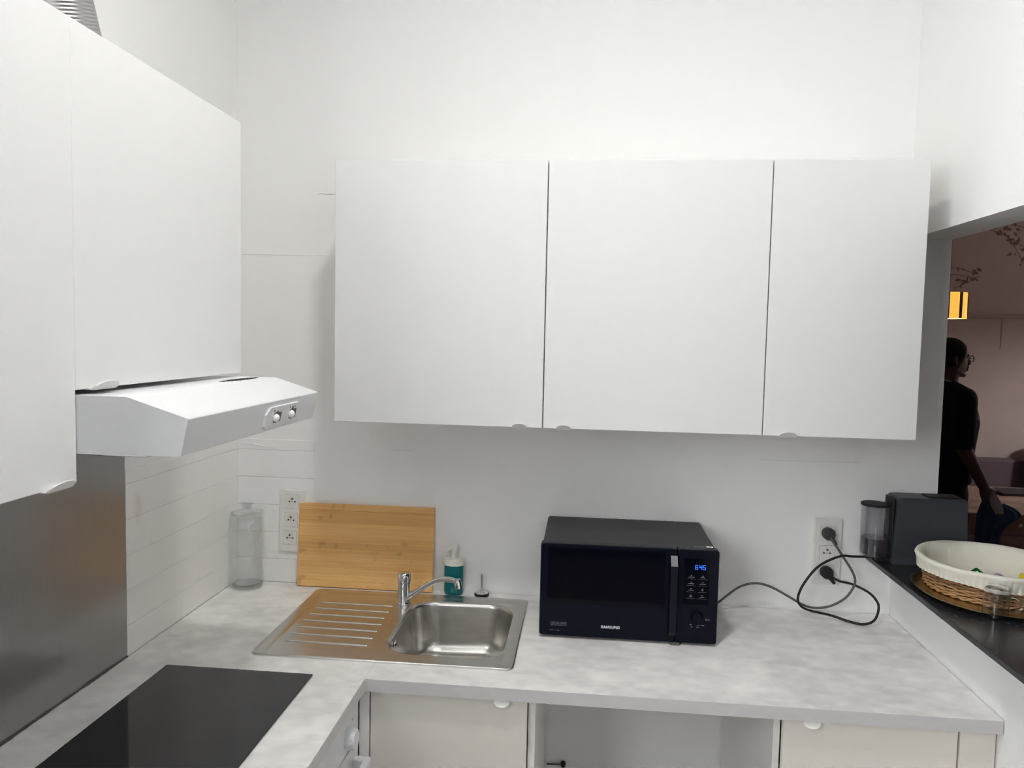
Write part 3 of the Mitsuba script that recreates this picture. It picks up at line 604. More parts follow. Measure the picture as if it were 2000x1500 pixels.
def text_on(word, x0, x1, z, y, bold=True):
    t = meshkit.text_mesh(word, 0.01, 0.0003, bold); b = t.bounds
    t.apply_translation(-b[0]); s = (x1 - x0) / (b[1][0] - b[0][0]); t.apply_scale((s, s, 1))
    t.apply_transform(frame((x0, y, z), (1, 0, 0), (0, 0, 1), (0, -1, 0))); return t
part(dk, 'lettering', text_on('SAMSUNG', 1.2415, 1.2945, 0.9365, myf), 'white_print', False)
lg = cat_([text_on('CERAMIC INSIDE', 1.1025, 1.1400, 0.9410, myf, False), box(1.099, 1.1435, myf - 0.0003, myf, 0.9465, 0.9474), box(1.099, 1.1435, myf - 0.0003, myf, 0.9378, 0.9385), box(1.099, 1.0997, myf - 0.0003, myf, 0.9378, 0.9474), box(1.1428, 1.1435, myf - 0.0003, myf, 0.9378, 0.9474)])
part(dk, 'emblem', lg, 'grey_print', False)
part(dk, 'small_print', cat_([box(1.096, 1.106, myf - 0.0003, myf, 0.9225, 0.9238), box(1.1085, 1.1130, myf - 0.0003, myf, 0.9226, 0.9232), box(1.117, 1.124, myf - 0.0003, myf, 0.9225, 0.9235)]), 'grey_print', False)
part(dk, 'window_glint_bar', box(1.087, 1.4175, myf - 0.0016, myf, 1.1640, 1.1658, 0.0006), 'black_window', False)
cp = part(k, 'control_panel', slab_front(XSP, mx1, mz0, mz1, 0.007, myf, myf + 0.033), 'black_gloss', 30)
part(cp, 'display_glass', slab_front(1.4675, 1.5390, 1.020, 1.1500, 0.003, myf - 0.0005, myf + 0.001, 0.0003), 'black_window', 30)
SEG = {'a': (0, 2, 1, 2), 'b': (1, 1, 1, 2), 'c': (1, 0, 1, 1), 'd': (0, 0, 1, 0), 'e': (0, 0, 0, 1), 'f': (0, 1, 0, 2), 'g': (0, 1, 1, 1)}
DIG = {'6': 'acdefg', '4': 'bcfg', '5': 'acdfg'}
ms, w_, h_, t_ = [], 0.0058, 0.0056, 0.0009
for ch, xx in (('6', 1.4990), ('4', 1.5105), ('5', 1.5200)):
    for s_ in DIG[ch]:
        a0, b0, a1, b1 = SEG[s_]
        xA, xB, zA, zB = xx + a0 * w_ - t_, xx + a1 * w_ + t_, 1.1205 + b0 * h_ - t_, 1.1205 + b1 * h_ + t_
        if ch == '4': zA = 1.1205 + (zA - 1.1205) * 0.92
        ms.append(box(xA, xB, myf - 0.0012, myf - 0.0004, zA, zB))
part(cp, 'clock_digits', cat_(ms), 'display_blue', False, label='blue lit clock digits', emitter={'type': 'area', 'radiance': rgb(0.05, 0.28, 2.2), 'sampling_weight': 0.01})
for q in range(8):
    cx_, cz_ = 1.4885 + 0.0315 * (q % 2), 1.0975 - 0.0185 * (q // 2)
    w_ = (0.0085, 0.006, 0.0075, 0.0090, 0.0070, 0.003, 0.0042, 0.0055)[q]
    part(cp, 'button', cat_([box(cx_ - w_, cx_ + w_, myf - 0.0009, myf - 0.0004, cz_ - 0.0010, cz_ + 0.0006), box(cx_ - 0.0018, cx_ + 0.0018, myf - 0.0009, myf - 0.0004, cz_ + 0.0030, cz_ + 0.0052), box(cx_ - 0.0125, cx_ + 0.0125, myf - 0.0009, myf - 0.0004, cz_ - 0.0056, cz_ - 0.0052)]), 'grey_print', False)
kn_ = lathe([(0.0175, 0), (0.0178, 0.001), (0.0152, 0.004), (0.0142, 0.016), (0.0130, 0.0178), (0.001, 0.0182)], 44); kn_.apply_transform(frame((1.5065, myf, 0.9865), (1, 0, 0), (0, 0, -1), (0, -1, 0)))
part(cp, 'knob', kn_, 'black_gloss', 40)
part(cp, 'printed_mark', cat_([extrude(Point(1.5335, 0.9775).buffer(0.0026, 10).difference(Point(1.5335, 0.9775).buffer(0.002, 10)), 0.0003, XZ(myf)), extrude(Point(1.5405, 0.9775).buffer(0.0026, 10).difference(Point(1.5405, 0.9775).buffer(0.002, 10)), 0.0003, XZ(myf)),
      box(1.489, 1.4935, myf - 0.0003, myf, 0.9600, 0.9625), box(1.4915, 1.4965, myf - 0.0003, myf, 0.9545, 0.9558), box(1.508, 1.517, myf - 0.0003, myf, 0.9604, 0.9612), box(1.521, 1.5285, myf - 0.0003, myf, 0.9600, 0.9620), box(1.507, 1.5155, myf - 0.0003, myf, 0.9545, 0.9558)]), 'grey_print', False)
part(k, 'sticker', box(1.5330, 1.5525, -0.306, -0.294, mz1 - 0.0021, mz1 - 0.0015), 'white_print', False, label='small white sticker on the top edge')
part(k, 'small_print', cat_([box(1.500 + q * 0.006, 1.5045 + q * 0.006, -0.304, -0.3005, mz1 - 0.0021, mz1 - 0.0017) for q in range(5)]), 'grey_print', False)
for fx, fy in ((1.10, -0.30), (1.46, -0.318), (1.10, -0.05), (1.52, -0.05)):
    part(k, 'foot', lathe([(0.011, CT + 0.0003), (0.012, CT + 0.0015), (0.013, mz0 + 0.0045)], 24, (fx, fy, 0)), 'rubber_black', 40)
part(k, 'door_catch', box(1.437, 1.462, myf - 0.004, myf + 0.014, 0.9012, 0.9080, 0.001), 'rubber_grey', False)

# ------------------------------------------------------------------ base units
def base_door(parent, x0, x1, hx0, hx1, z0=0.12):
    d = part(parent, 'door', box(x0, x1, -0.645, -0.627, z0, CB - 0.004, 0.0012), 'base_door', False)
    part(d, 'handle', tab_back(hx0, hx1, -0.645, CB - 0.0060, up=False), 'plastic_white')
k = thing('base_cabinet', 'beige-white base cabinet under the sink, left of the empty bay', 'cabinet', 'base cabinets under the back worktop')
part(k, 'side_panel', box(1.0585, 1.0765, -0.6255, -0.01, 0.10, CB - 0.001, 0.0006), 'carcass_white', False)
part(k, 'side_panel', box(0.629, 0.6435, -0.5990, -0.01, 0.10, CB - 0.001, 0.0006), 'carcass_white', False)
part(k, 'bottom_panel', box(0.6445, 1.058, -0.5990, -0.01, 0.10, 0.118, 0.0006), 'carcass_white', False)
base_door(k, 0.6595, 1.0565, 0.975, 1.013)
k = thing('base_cabinet', 'beige-white base cabinet below the right end of the worktop', 'cabinet', 'base cabinets under the back worktop')
part(k, 'side_panel', box(1.6555, 1.6715, -0.6255, -0.01, 0.10, CB - 0.001, 0.0006), 'carcass_white', False)
part(k, 'side_panel', box(2.0575, 2.0735, -0.6255, -0.01, 0.10, CB - 0.001, 0.0006), 'carcass_white', False)
part(k, 'bottom_panel', box(1.672, 2.057, -0.6255, -0.01, 0.10, 0.118, 0.0006), 'carcass_white', False)
base_door(k, 1.6735, 2.0725, 1.716, 1.755)
single('filler_panel', box(2.0775, W - 0.004, -0.645, -0.627, 0.02, CB - 0.004, 0.0012), 'base_door', 'narrow beige-white filler strip between the right base cabinet and the wall', 'filler panel', 'filler strips between the base units', smooth=False)
single('filler_panel', cat_([box(0.630, 0.6560, -0.645, -0.60, 0.02, CB - 0.003, 0.001)]), 'carcass_white', 'narrow white corner filler strip left of the under-sink cabinet', 'filler panel', 'filler strips between the base units', smooth=False)
single('plinth', box(0.66, W - 0.006, -0.59, -0.575, 0.001, 0.098, 0.001), 'carcass_white', 'white plinth under the base cabinets', 'plinth', smooth=False)
k = thing('pipe_stub', 'small dark pipe stub on the wall inside the empty bay', 'pipe')
part(k, 'pipe', tube([(1.085, -0.012, 0.330), (1.130, -0.012, 0.331)], 0.003, 10), 'rubber_grey', 40)
part(k, 'cap', moved(lathe([(0.008, 0), (0.009, 0.004), (0.008, 0.016), (0.005, 0.019)], 20), (1.140, -0.002, 0.332), (90, (1, 0, 0)), (0, 0, 0)), 'rubber_black', 40)

# oven in the left run, front facing +x
k = thing('oven', 'white built-in oven under the left worktop, its knob and handle showing', 'oven')
part(k, 'housing', box(0.05, 0.604, -1.25, -0.662, 0.10, CB - 0.004, 0.001), 'carcass_white', False)
cp = part(k, 'control_panel', box(0.607, 0.630, -1.25, -0.6515, 0.746, CB - 0.0045, 0.0015), 'enamel_white', False)
kb = lathe([(0.0245, 0), (0.0255, 0.002), (0.0245, 0.020), (0.0225, 0.024), (0.001, 0.0245)], 40); kb.apply_transform(frame((0.630, -0.742, 0.783), (0, 1, 0), (0, 0, 1), (1, 0, 0)))
part(cp, 'knob', kb, 'enamel_white', 40)
part(cp, 'printed_mark', cat_([box(0.630, 0.6303, -0.700, -0.697, 0.806, 0.812), box(0.630, 0.6303, -0.716, -0.714, 0.816, 0.820)]), 'slot_dark', False)
dk = part(k, 'door', box(0.607, 0.630, -1.25, -0.6515, 0.14, 0.741, 0.0015), 'enamel_white', False)
part(dk, 'glass_panel', box(0.6295, 0.6312, -1.17, -0.735, 0.22, 0.635, 0.0004), 'black_window', False)
part(dk, 'handle', cat_([box(0.630, 0.672, -0.700, -0.678, 0.684, 0.706, 0.002), box(0.656, 0.672, -1.22, -0.678, 0.684, 0.706, 0.002), box(0.630, 0.672, -1.22, -1.198, 0.684, 0.706, 0.002)]), 'enamel_white', False)

# ------------------------------------------------------------------ the bar ledge and what stands on it
single('bar_ledge', box(XS, 2.63, -2.88, -0.001, ZS + 0.0003, LT, 0.0015), 'bar_stone', 'black stone ledge of the serving opening, spotted with crumbs', 'ledge', smooth=False)

k = thing('coffee_machine', 'dark grey capsule coffee machine with clear water tank on the black ledge', 'coffee machine')
MX0, MX1, MY0, MY1, MZ1 = 2.1215, 2.365, -0.100, -0.018, 1.296
side = Polygon([(MX0, LT + 0.0004), (MX1 - 0.035, LT + 0.0004), (MX1 - 0.030, LT + 0.02), (MX1 - 0.030, LT + 0.10), (MX1 - 0.032, LT + 0.12), (MX1 - 0.034, MZ1 - 0.008), (MX1 - 0.041, MZ1), (MX0 + 0.022, MZ1 + 0.001), (MX0 + 0.012, MZ1 - 0.002), (MX0 + 0.009, MZ1 - 0.010)])
bd = extrude(side.buffer(-0.003).buffer(0.003), MY1 - MY0, frame((0, MY1, 0), (1, 0, 0), (0, 0, 1), (0, -1, 0)))
part(k, 'body', bd, 'machine_body', 25)
part(k, 'side_panel', extrude(side.buffer(-0.004), 0.002, XZ(MY0 + 0.0005)), 'machine_body', False)
part(k, 'lever', cat_([box(2.225, MX1 - 0.045, -0.085, -0.033, MZ1 - 0.001, MZ1 + 0.0045, 0.001)]), 'machine_dark', False)
part(k, 'rear_column', box(2.1205, MX0 + 0.004, -0.092, -0.026, 1.105, MZ1 - 0.004, 0.004), 'machine_dark', False)
part(k, 'spout', moved(lathe([(0.010, 0), (0.013, 0.03)], 20), (MX1 - 0.020, -0.059, LT + 0.13)), 'machine_dark', 40)
part(k, 'drip_tray', rbox(MX1 - 0.034, MX1 + 0.06, MY0 + 0.004, MY1 - 0.004, LT + 0.0004, LT + 0.035, 0.006), 'machine_dark', 30)
TXC, TYC = 2.0795, -0.059
tk = lathe([(0.034, 1.107), (0.0385, 1.109), (0.0392, 1.114), (0.0398, 1.262)], 48, (TXC, TYC, 0), 1.0, 1.0)
t_ = part(k, 'water_tank', tk, 'tank_plastic', 40, label='clear water tank at the back of the machine')
part(t_, 'insert', lathe([(0.036, 1.113), (0.0365, 1.163)], 40, (TXC, TYC, 0)), 'tank_smoke', 40)
part(t_, 'valve', lathe([(0.006, 1.1095), (0.006, 1.1175), (0.003, 1.120)], 18, (TXC + 0.004, -0.088, 0)), 'rubber_grey', 40)
part(t_, 'lid', lathe([(0.0400, 1.2625), (0.0412, 1.264), (0.0412, 1.268), (0.039, 1.2695), (0.001, 1.270)], 48, (TXC, TYC, 0)), 'machine_dark', 40)
part(k, 'base_foot', box(2.083, 2.121, -0.082, -0.036, LT + 0.0004, 1.1065, 0.003), 'machine_dark', False)

# brass tray (superellipse)
def sup(cx, cy, a_, b_, z, e=2.45, n=96):
    t = np.arange(n) * 2 * math.pi / n; c, s = np.cos(t), np.sin(t)
    return np.stack([cx + a_ * np.sign(c) * np.abs(c) ** (2 / e), cy + b_ * np.sign(s) * np.abs(s) ** (2 / e), np.full(n, z)], 1)
TC = (2.330, -0.360)
tr = [sup(*TC, 0.205, 0.168, LT + 0.0006), sup(*TC, 0.214, 0.177, LT + 0.0015), sup(*TC, 0.232, 0.195, LT + 0.012), sup(*TC, 0.238, 0.201, LT + 0.0135), sup(*TC, 0.240, 0.203, LT + 0.0125),
      sup(*TC, 0.2405, 0.2035, LT + 0.0138), sup(*TC, 0.238, 0.201, LT + 0.0152), sup(*TC, 0.231, 0.194, LT + 0.0135), sup(*TC, 0.213, 0.176, LT + 0.0032), sup(*TC, 0.203, 0.166, LT + 0.0024)]
single('tray', loft(tr), 'tray_brass', 'oval brass tray under the wicker basket on the black ledge', 'tray', smooth=50)

# wicker basket
BC = np.array([2.297, -0.310]); BZ = LT + 0.0030; BH = 0.078
def brad(h): return 0.153 + (0.172 - 0.153) * (h / BH) ** 0.85
k = thing('basket', 'round wicker bread basket with white cloth lining on the brass tray', 'basket')
NST = 34
part(k, 'base', lathe([(brad(0) - 0.004, BZ), (brad(0) - 0.001, BZ + 0.002), (brad(0) - 0.004, BZ + 0.004)], 64, (BC[0], BC[1], 0)), 'wicker_1', 30)
for q in range(NST):
    t = (q + 0.5) * 2 * math.pi / NST
    part(k, 'stake', tube([(BC[0] + brad(h) * math.cos(t), BC[1] + brad(h) * math.sin(t), BZ + h) for h in np.linspace(0.001, BH, 6)], 0.0021, 6), 'wicker_1', True)
for q in range(15):
    h = 0.006 + q * (BH - 0.008) / 14.5
    ph = rng.uniform(-0.15, 0.15)
    t = np.linspace(0, 2 * math.pi, NST * 7 + 1)[:-1]
    w_ = np.sin(t * NST / 2 + math.pi * (q % 2) + ph)
    rr_ = brad(h) + 0.0032 * w_
    zz = BZ + h + 0.0010 * np.sin(t * 3 + rng.uniform(0, 6)) + 0.0009 * np.sin(t * 11 + rng.uniform(0, 6))
    part(k, 'strand', tube(np.stack([BC[0] + rr_ * np.cos(t), BC[1] + rr_ * np.sin(t), zz], 1), 0.0027, 7, closed=True), WICKER[int(rng.integers(3))], True)
for s_ in (0, 1):   # twisted border at the foot
    t = np.linspace(0, 2 * math.pi, 300)[:-1]
    rr_ = brad(0.004) + 0.004 + 0.0025 * np.cos(t * 20 + s_ * math.pi)
    part(k, 'foot_braid', tube(np.stack([BC[0] + rr_ * np.cos(t), BC[1] + rr_ * np.sin(t), BZ + 0.0055 + 0.0028 * np.sin(t * 20 + s_ * math.pi)], 1), 0.0025, 7, closed=True), WICKER[2 if s_ else 0], True)
n = 220; t = np.arange(n) * 2 * math.pi / n
def lring(r, z, amp=0.0, za=0.0, fr=1.0, seed=0):
    w1 = meshkit.fbm(np.stack([np.cos(t) * 3 * fr + seed, np.sin(t) * 3 * fr, 0 * t], 1), 3, seed) - 0.5
    r2 = r + amp * w1; z2 = z + za * (meshkit.fbm(np.stack([np.cos(t) * 2 + 9, np.sin(t) * 2, 0 * t + seed], 1), 3, seed + 5) - 0.5)
    return np.stack([BC[0] + r2 * np.cos(t), BC[1] + r2 * np.sin(t), z2], 1)
ruf = 0.0021 * np.sin(t * 78) * (0.35 + 0.65 * (np.sin(t * 1.0 - 0.1) < 0.4))
def radd(r_, d):
    c = r_.copy(); v = c[:, :2] - BC; l = np.linalg.norm(v, axis=1, keepdims=True); c[:, :2] += v / l * d[:, None]; return c
ZR = BZ + BH
lin = [radd(lring(0.1800, ZR - 0.0300, 0.004, 0.010, 1, 1), ruf * 1.3), radd(lring(0.1802, ZR - 0.0235, 0.004, 0.009, 1, 1), ruf * 1.5), radd(lring(0.1808, ZR - 0.016, 0.005, 0.008, 1, 1), ruf), radd(lring(0.1825, ZR - 0.007, 0.006, 0.006, 1, 2), ruf * 0.4), lring(0.1850, ZR + 0.000, 0.008, 0.006, 1, 3), lring(0.1865, ZR + 0.005, 0.010, 0.006, 1, 3), lring(0.1835, ZR + 0.0095, 0.010, 0.006, 1, 3), lring(0.176, ZR + 0.0105, 0.008, 0.005, 1, 3),
       lring(0.1665, ZR + 0.006, 0.007, 0.005, 1.3, 4), lring(0.1600, ZR - 0.006, 0.010, 0.004, 1.5, 5), lring(0.152, ZR - 0.03, 0.010, 0.004, 1.6, 6), lring(0.143, ZR - 0.055, 0.010, 0.003, 1.6, 7), lring(0.128, BZ + 0.012, 0.01, 0.003, 1.4, 8), lring(0.06, BZ + 0.009, 0.005, 0.003, 1, 9), lring(0.01, BZ + 0.009)]
part(k, 'lining', loft(lin, False, True), 'liner_cloth', True, label='white cloth lining folded over the rim')

def capsule(x, y, z, r, m, label, rot):
    kk = thing('coffee_capsule', label, 'coffee capsule', 'capsules in the basket')
    b_ = lathe([(r * 0.42, r * 1.1), (r * 0.55, r * 1.06), (r * 0.72, r * 0.85), (r * 0.84, r * 0.30), (r * 0.86, r * 0.10), (r * 1.04, r * 0.07), (r * 1.06, 0.0), (r * 1.0, -r * 0.05), (r * 0.01, -r * 0.06)][::-1], 32)
    b_ = moved(b_, (0, 0, 0), rot); b_.apply_translation((x, y, z)); part(kk, 'cup', b_, m, 40)
capsule(2.262, -0.300, LT + 0.036, 0.020, 'capsule_green', 'green metallic coffee capsule in the basket, left of the others', (35, (0.4, 1, 0)))
capsule(2.395, -0.300, LT + 0.034, 0.018, 'wrap_yellow', 'yellow coffee capsule in the basket beside the olive one', (40, (1, 0.2, 0)))
capsule(2.425, -0.285, LT + 0.044, 0.018, 'wrap_olive', 'olive green coffee capsule in the basket at the picture edge', (-60, (0, 1, 0)))
capsule(2.310, -0.318, LT + 0.030, 0.019, 'wrap_mauve', 'mauve coffee capsule lying low beside the green one in the basket', (20, (1, 0.5, 0)))

# glass cups upside down on the tray
def cup(x, y, z, ang, label):
    kk = thing('glass_cup', label, 'cup', 'upturned glass cups on the tray')
    pr = [(0.0290, 0.0), (0.0292, 0.0012), (0.0292, 0.058), (0.0275, 0.067), (0.0235, 0.0725), (0.014, 0.0745), (0.0005, 0.0748)]
    pi = [(0.0005, 0.0700), (0.013, 0.0697), (0.0215, 0.0680), (0.0252, 0.0640), (0.0268, 0.057), (0.0268, 0.0012), (0.0278, 0.0)]
    part(kk, 'bowl', lathe(pr + pi, 48, (x, y, z), closed=True), 'solid_glass', 50)
    c, s = math.cos(ang), math.sin(ang)
    hp_ = [(0.0298, 0.050), (0.042, 0.049), (0.054, 0.040), (0.056, 0.027), (0.048, 0.015), (0.037, 0.011), (0.0298, 0.014)]
    part(kk, 'handle', tube(catmull([(x + r_ * c, y + r_ * s, z + h_) for r_, h_ in hp_], 6), 0.0038, 12), 'solid_glass', True)
cup(2.206, -0.517, LT + 0.0042, -0.15, 'upturned clear glass cup before the basket, its handle pointing right')
cup(2.318, -0.520, LT + 0.0038, 0.8, 'upturned clear glass cup cut off by the right picture edge')

# ------------------------------------------------------------------ the lounge
k = thing('bench_seat', 'purple grey upholstered bench along the mauve far wall', 'bench')
part(k, 'seat', rbox(3.2, 6.0, 3.95, 4.72, 0.20, 0.49, 0.04), 'bench_fabric', 30)
part(k, 'backrest', rbox(3.2, 6.0, 4.66, 4.795, 0.30, 0.74, 0.03), 'bench_dark', 30)
for x_ in (3.35, 5.85):
    for y_ in (4.02, 4.62): part(k, 'leg', box(x_ - 0.03, x_ + 0.03, y_ - 0.03, y_ + 0.03, 0.001, 0.215, 0.003), 'black_matte', False)
cu = trimesh.creation.icosphere(subdivisions=4); v = cu.vertices; v = np.sign(v) * np.abs(v) ** 0.75
cu = trimesh.Trimesh(v * [0.22, 0.10, 0.24], cu.faces, process=False); 
single('cushion', moved(cu, (5.30, 4.53, 0.735), (-14, (1, 0, 0))), 'cushion_fabric', 'dark grey cushion on the purple bench at the picture edge', 'cushion', smooth=True)
k = thing('wooden_table', 'low wooden table with plank top and bolted apron behind the person', 'table')
zt = 0.68
for q in range(5): part(k, 'plank', box(3.55, 4.75, 2.62 + q * 0.11, 2.7265 + q * 0.11, zt - 0.03, zt, 0.003), WOODS[q % 2], False)
part(k, 'apron', box(3.57, 4.73, 2.632, 2.657, zt - 0.125, zt - 0.031, 0.002), 'table_wood_1', False)
part(k, 'apron', box(3.57, 4.73, 3.12, 3.145, zt - 0.125, zt - 0.031, 0.002), 'table_wood_1', False)
for x_ in (3.76, 4.00, 4.24, 4.48):
    b_ = lathe([(0.011, 0), (0.011, 0.003), (0.006, 0.006), (0.001, 0.0065)], 16); b_.apply_transform(frame((x_, 2.632, zt - 0.075), (1, 0, 0), (0, 0, -1), (0, -1, 0)))
    part(k, 'bolt', b_, 'silver', 30)
for x_ in (3.62, 4.68):
    for y_ in (2.69, 3.09): part(k, 'leg', box(x_ - 0.035, x_ + 0.035, y_ - 0.03, y_ + 0.03, 0.001, zt - 0.031, 0.003), 'table_wood_1', False)
part(k, 'shelf', box(3.62, 4.68, 2.66, 3.10, 0.40, 0.42, 0.002), 'table_wood_0', False)
k = thing('coffee_table', 'brown low table in front of the purple bench', 'table')
part(k, 'table_top', box(3.9, 5.5, 3.45, 3.90, 0.60, 0.625, 0.004), 'table_wood_1', False)
for x_ in (4.0, 5.4):
    for y_ in (3.51, 3.84): part(k, 'leg', box(x_ - 0.025, x_ + 0.025, y_ - 0.025, y_ + 0.025, 0.001, 0.60, 0.002), 'black_matte', False)
single('menu_tablet', rbox(4.35, 4.72, 3.52, 3.74, 0.6255, 0.650, 0.006), 'black_matte', 'flat black box lying on the brown low table', 'box')

# leafy branch decals on the far wall
def branch(name, label, stems, n_leaf, size):
    k = thing(name, label, 'wall decal', 'leafy wall decals'); r_ = np.random.default_rng(len(stems) * 7 + n_leaf)
    for st in stems:
        c = catmull(st, 12)
        part(k, 'stem', extrude(LineString(c).buffer(0.003), 0.0006, XZ(YF)), 'decal_brown', False)
        for q in range(n_leaf):
            p = c[r_.integers(len(c))] + r_.normal(0, 0.03, 2); a_ = r_.uniform(0, 2 * math.pi); l = size * r_.uniform(0.7, 1.3)
            leaf = Polygon([(0, 0), (l * 0.3, l * 0.24), (l * 0.7, l * 0.2), (l, 0), (l * 0.7, -l * 0.2), (l * 0.3, -l * 0.24)])
            part(k, 'leaf', extrude(affinity.translate(affinity.rotate(leaf, math.degrees(a_), origin=(0, 0)), *p), 0.0006, XZ(YF)), 'decal_brown', False)
branch('wall_decal', 'dark leafy branch decal high on the mauve wall at the picture edge', [[(4.62, 2.86), (4.78, 2.80), (4.93, 2.74), (5.06, 2.66), (5.2, 2.56)], [(4.84, 2.90), (5.0, 2.84), (5.2, 2.80)], [(4.9, 2.78), (5.02, 2.62), (5.08, 2.5)], [(5.1, 2.75), (5.2, 2.70), (5.35, 2.66)]], 15, 0.045)
branch('wall_decal', 'dark leafy branch decal on the mauve wall just above the glowing lamp', [[(4.30, 2.50), (4.42, 2.47), (4.55, 2.445), (4.70, 2.40)], [(4.35, 2.40), (4.50, 2.395), (4.66, 2.37)], [(4.5, 2.27), (4.6, 2.32), (4.72, 2.385)]], 7, 0.045)

# the person, standing in profile
def figure():
    px, py = 3.385, 2.37
    S = lambda p, r: m3.Manifold.sphere(r, 24).translate([float(q) for q in p])
    def hull(*balls): return m3.Manifold.batch_hull([S(p, r) for p, r in balls])
    def limb(P, R_): 
        return [hull((P[i], R_[i]), (P[i + 1], R_[i + 1])) for i in range(len(P) - 1)]
    def finish(parts, step, it):
        m_ = m3.Manifold.batch_boolean(parts, m3.OpType.Add).refine_to_length(step).to_mesh()
        t_ = trimesh.Trimesh(m_.vert_properties[:, :3], m_.tri_verts, process=True)
        trimesh.smoothing.filter_taubin(t_, lamb=0.5, nu=0.53, iterations=it); t_.apply_translation((px, py, 0)); return t_
    # body: +x is forward, +y to the figure's left
    hip, kz, az = 0.93, 0.50, 0.085
    body = []
    body += [hull(((0.0, -0.17, 1.46), 0.055), ((0.0, 0.17, 1.46), 0.055), ((0.0, 0, 1.47), 0.06), ((0.01, -0.11, 1.30), 0.105), ((0.01, 0.11, 1.30), 0.105)),
             hull(((0.01, -0.11, 1.30), 0.105), ((0.01, 0.11, 1.30), 0.105), ((0.0, -0.09, 1.08), 0.095), ((0.0, 0.09, 1.08), 0.095)),
             hull(((0.0, -0.09, 1.08), 0.095), ((0.0, 0.09, 1.08), 0.095), ((-0.01, -0.085, hip), 0.10), ((-0.01, 0.085, hip), 0.10))]
    body += [hull(((-0.02, 0, 1.47), 0.062), ((0.005, 0, 1.60), 0.056))]
    for s in (-1, 1):
        body += limb([(0, s * 0.095, hip - 0.02), (0.012, s * 0.095, kz), (-0.015, s * 0.095, az)], [0.092, 0.06, 0.042])
        body += [hull(((-0.03, s * 0.095, 0.05), 0.04), ((0.06, s * 0.1, 0.04), 0.036), ((0.15, s * 0.105, 0.03), 0.026))]
    # near arm (figure's right, y < 0): hangs, forearm forward; far arm hangs
    R_a = [(0.0, -0.205, 1.445), (-0.01, -0.245, 1.17), (0.125, -0.225, 0.945)]
    body += limb(R_a, [0.058, 0.043, 0.030])
    L_a = [(0.0, 0.205, 1.445), (-0.02, 0.25, 1.16), (0.06, 0.24, 0.92)]
    body += limb(L_a, [0.058, 0.043, 0.030])
    # head
    hz = 1.676
    H = lambda x, y, z: (0.012 + x, y, hz + z)
    def ell(c, r):
        return m3.Manifold.sphere(1.0, 40).scale(list(map(float, r))).translate([float(q) for q in c])
    body += [ell(H(-0.012, 0, 0.028), (0.100, 0.077, 0.094)), hull((H(0.045, 0, 0.03), 0.046), (H(0.058, 0, -0.088), 0.023), (H(0.072, 0, -0.055), 0.022), (H(0.0, 0.05, -0.06), 0.020), (H(0.0, -0.05, -0.06), 0.020), (H(0.03, 0.045, 0.0), 0.025), (H(0.03, -0.045, 0.0), 0.025)),
             hull((H(0.084, 0, 0.008), 0.008), (H(0.102, 0, -0.026), 0.0115), (H(0.083, 0, -0.030), 0.016)), hull((H(0.094, 0.012, -0.031), 0.008), (H(0.094, -0.012, -0.031), 0.008)),
             hull((H(0.090, 0.012, -0.0505), 0.0085), (H(0.090, -0.012, -0.0505), 0.0085), (H(0.094, 0, -0.050), 0.009)), hull((H(0.088, 0.010, -0.0665), 0.0085), (H(0.088, -0.010, -0.0665), 0.0085), (H(0.091, 0, -0.0665), 0.009)),
             hull((H(0.075, 0, -0.097), 0.015), (H(0.064, 0.016, -0.096), 0.014), (H(0.064, -0.016, -0.096), 0.014), (H(0.03, 0.03, -0.085), 0.016), (H(0.03, -0.03, -0.085), 0.016)),
             hull((H(0.078, 0.032, 0.022), 0.009), (H(0.084, 0, 0.020), 0.008)), hull((H(0.078, -0.032, 0.022), 0.009), (H(0.084, 0, 0.020), 0.008))]
    for s in (-1, 1):
        body += [hull((H(-0.012, s * 0.078, 0.012), 0.009), (H(-0.016, s * 0.082, -0.008), 0.009), (H(-0.008, s * 0.078, -0.030), 0.007))]
    # hands
    def hand(w, d, side, curl):
        d = np.array(d, float); d /= np.linalg.norm(d); lat = np.array([0, 1.0, 0]) * side
        lat = lat - d * lat.dot(d); lat /= np.linalg.norm(lat); pal = np.cross(d, lat)
        if pal[2] > 0: pal = -pal
        w = np.array(w, float); out = []
        lat2 = np.cross(d, np.array([0, 1.0, 0])); lat2 /= np.linalg.norm(lat2)   # hand's width lies in the x-z plane
        inn = np.array([0, 1.0, 0]) * (-side)
        k0 = [w + d * 0.085 + lat2 * q for q in (-0.030, -0.010, 0.010, 0.028)]
        out.append(hull((w, 0.024), (w + d * 0.03 + lat2 * 0.02, 0.017), (w + d * 0.03 - lat2 * 0.02, 0.017), *[(q, 0.0125) for q in k0]))
        for q, L_ in zip(k0, (0.066, 0.080, 0.085, 0.076)):
            a1 = q + (d * math.cos(curl * .5) + inn * math.sin(curl * .5)) * L_ * 0.45
            a2 = a1 + (d * math.cos(curl * 1.4) + inn * math.sin(curl * 1.4)) * L_ * 0.32
            a3 = a2 + (d * math.cos(curl * 2.2) + inn * math.sin(curl * 2.2)) * L_ * 0.23
            out += limb([q, a1, a2, a3], [0.0098, 0.0090, 0.0082, 0.0075])
        th0 = w + d * 0.025 + lat2 * 0.026
        th1 = th0 + lat2 * 0.022 + d * 0.028 + inn * 0.012; th2 = th1 + d * 0.030 + inn * 0.016
        out += limb([th0, th1, th2], [0.0135, 0.0105, 0.009])
        return out
    body += hand((0.130, -0.2245, 0.937), (0.42, 0.02, -0.88), -1, 0.9)
    body += hand((0.062, 0.24, 0.912), (0.15, 0, -1), 1, 0.45)
    B_ = finish(body, 0.011, 6)
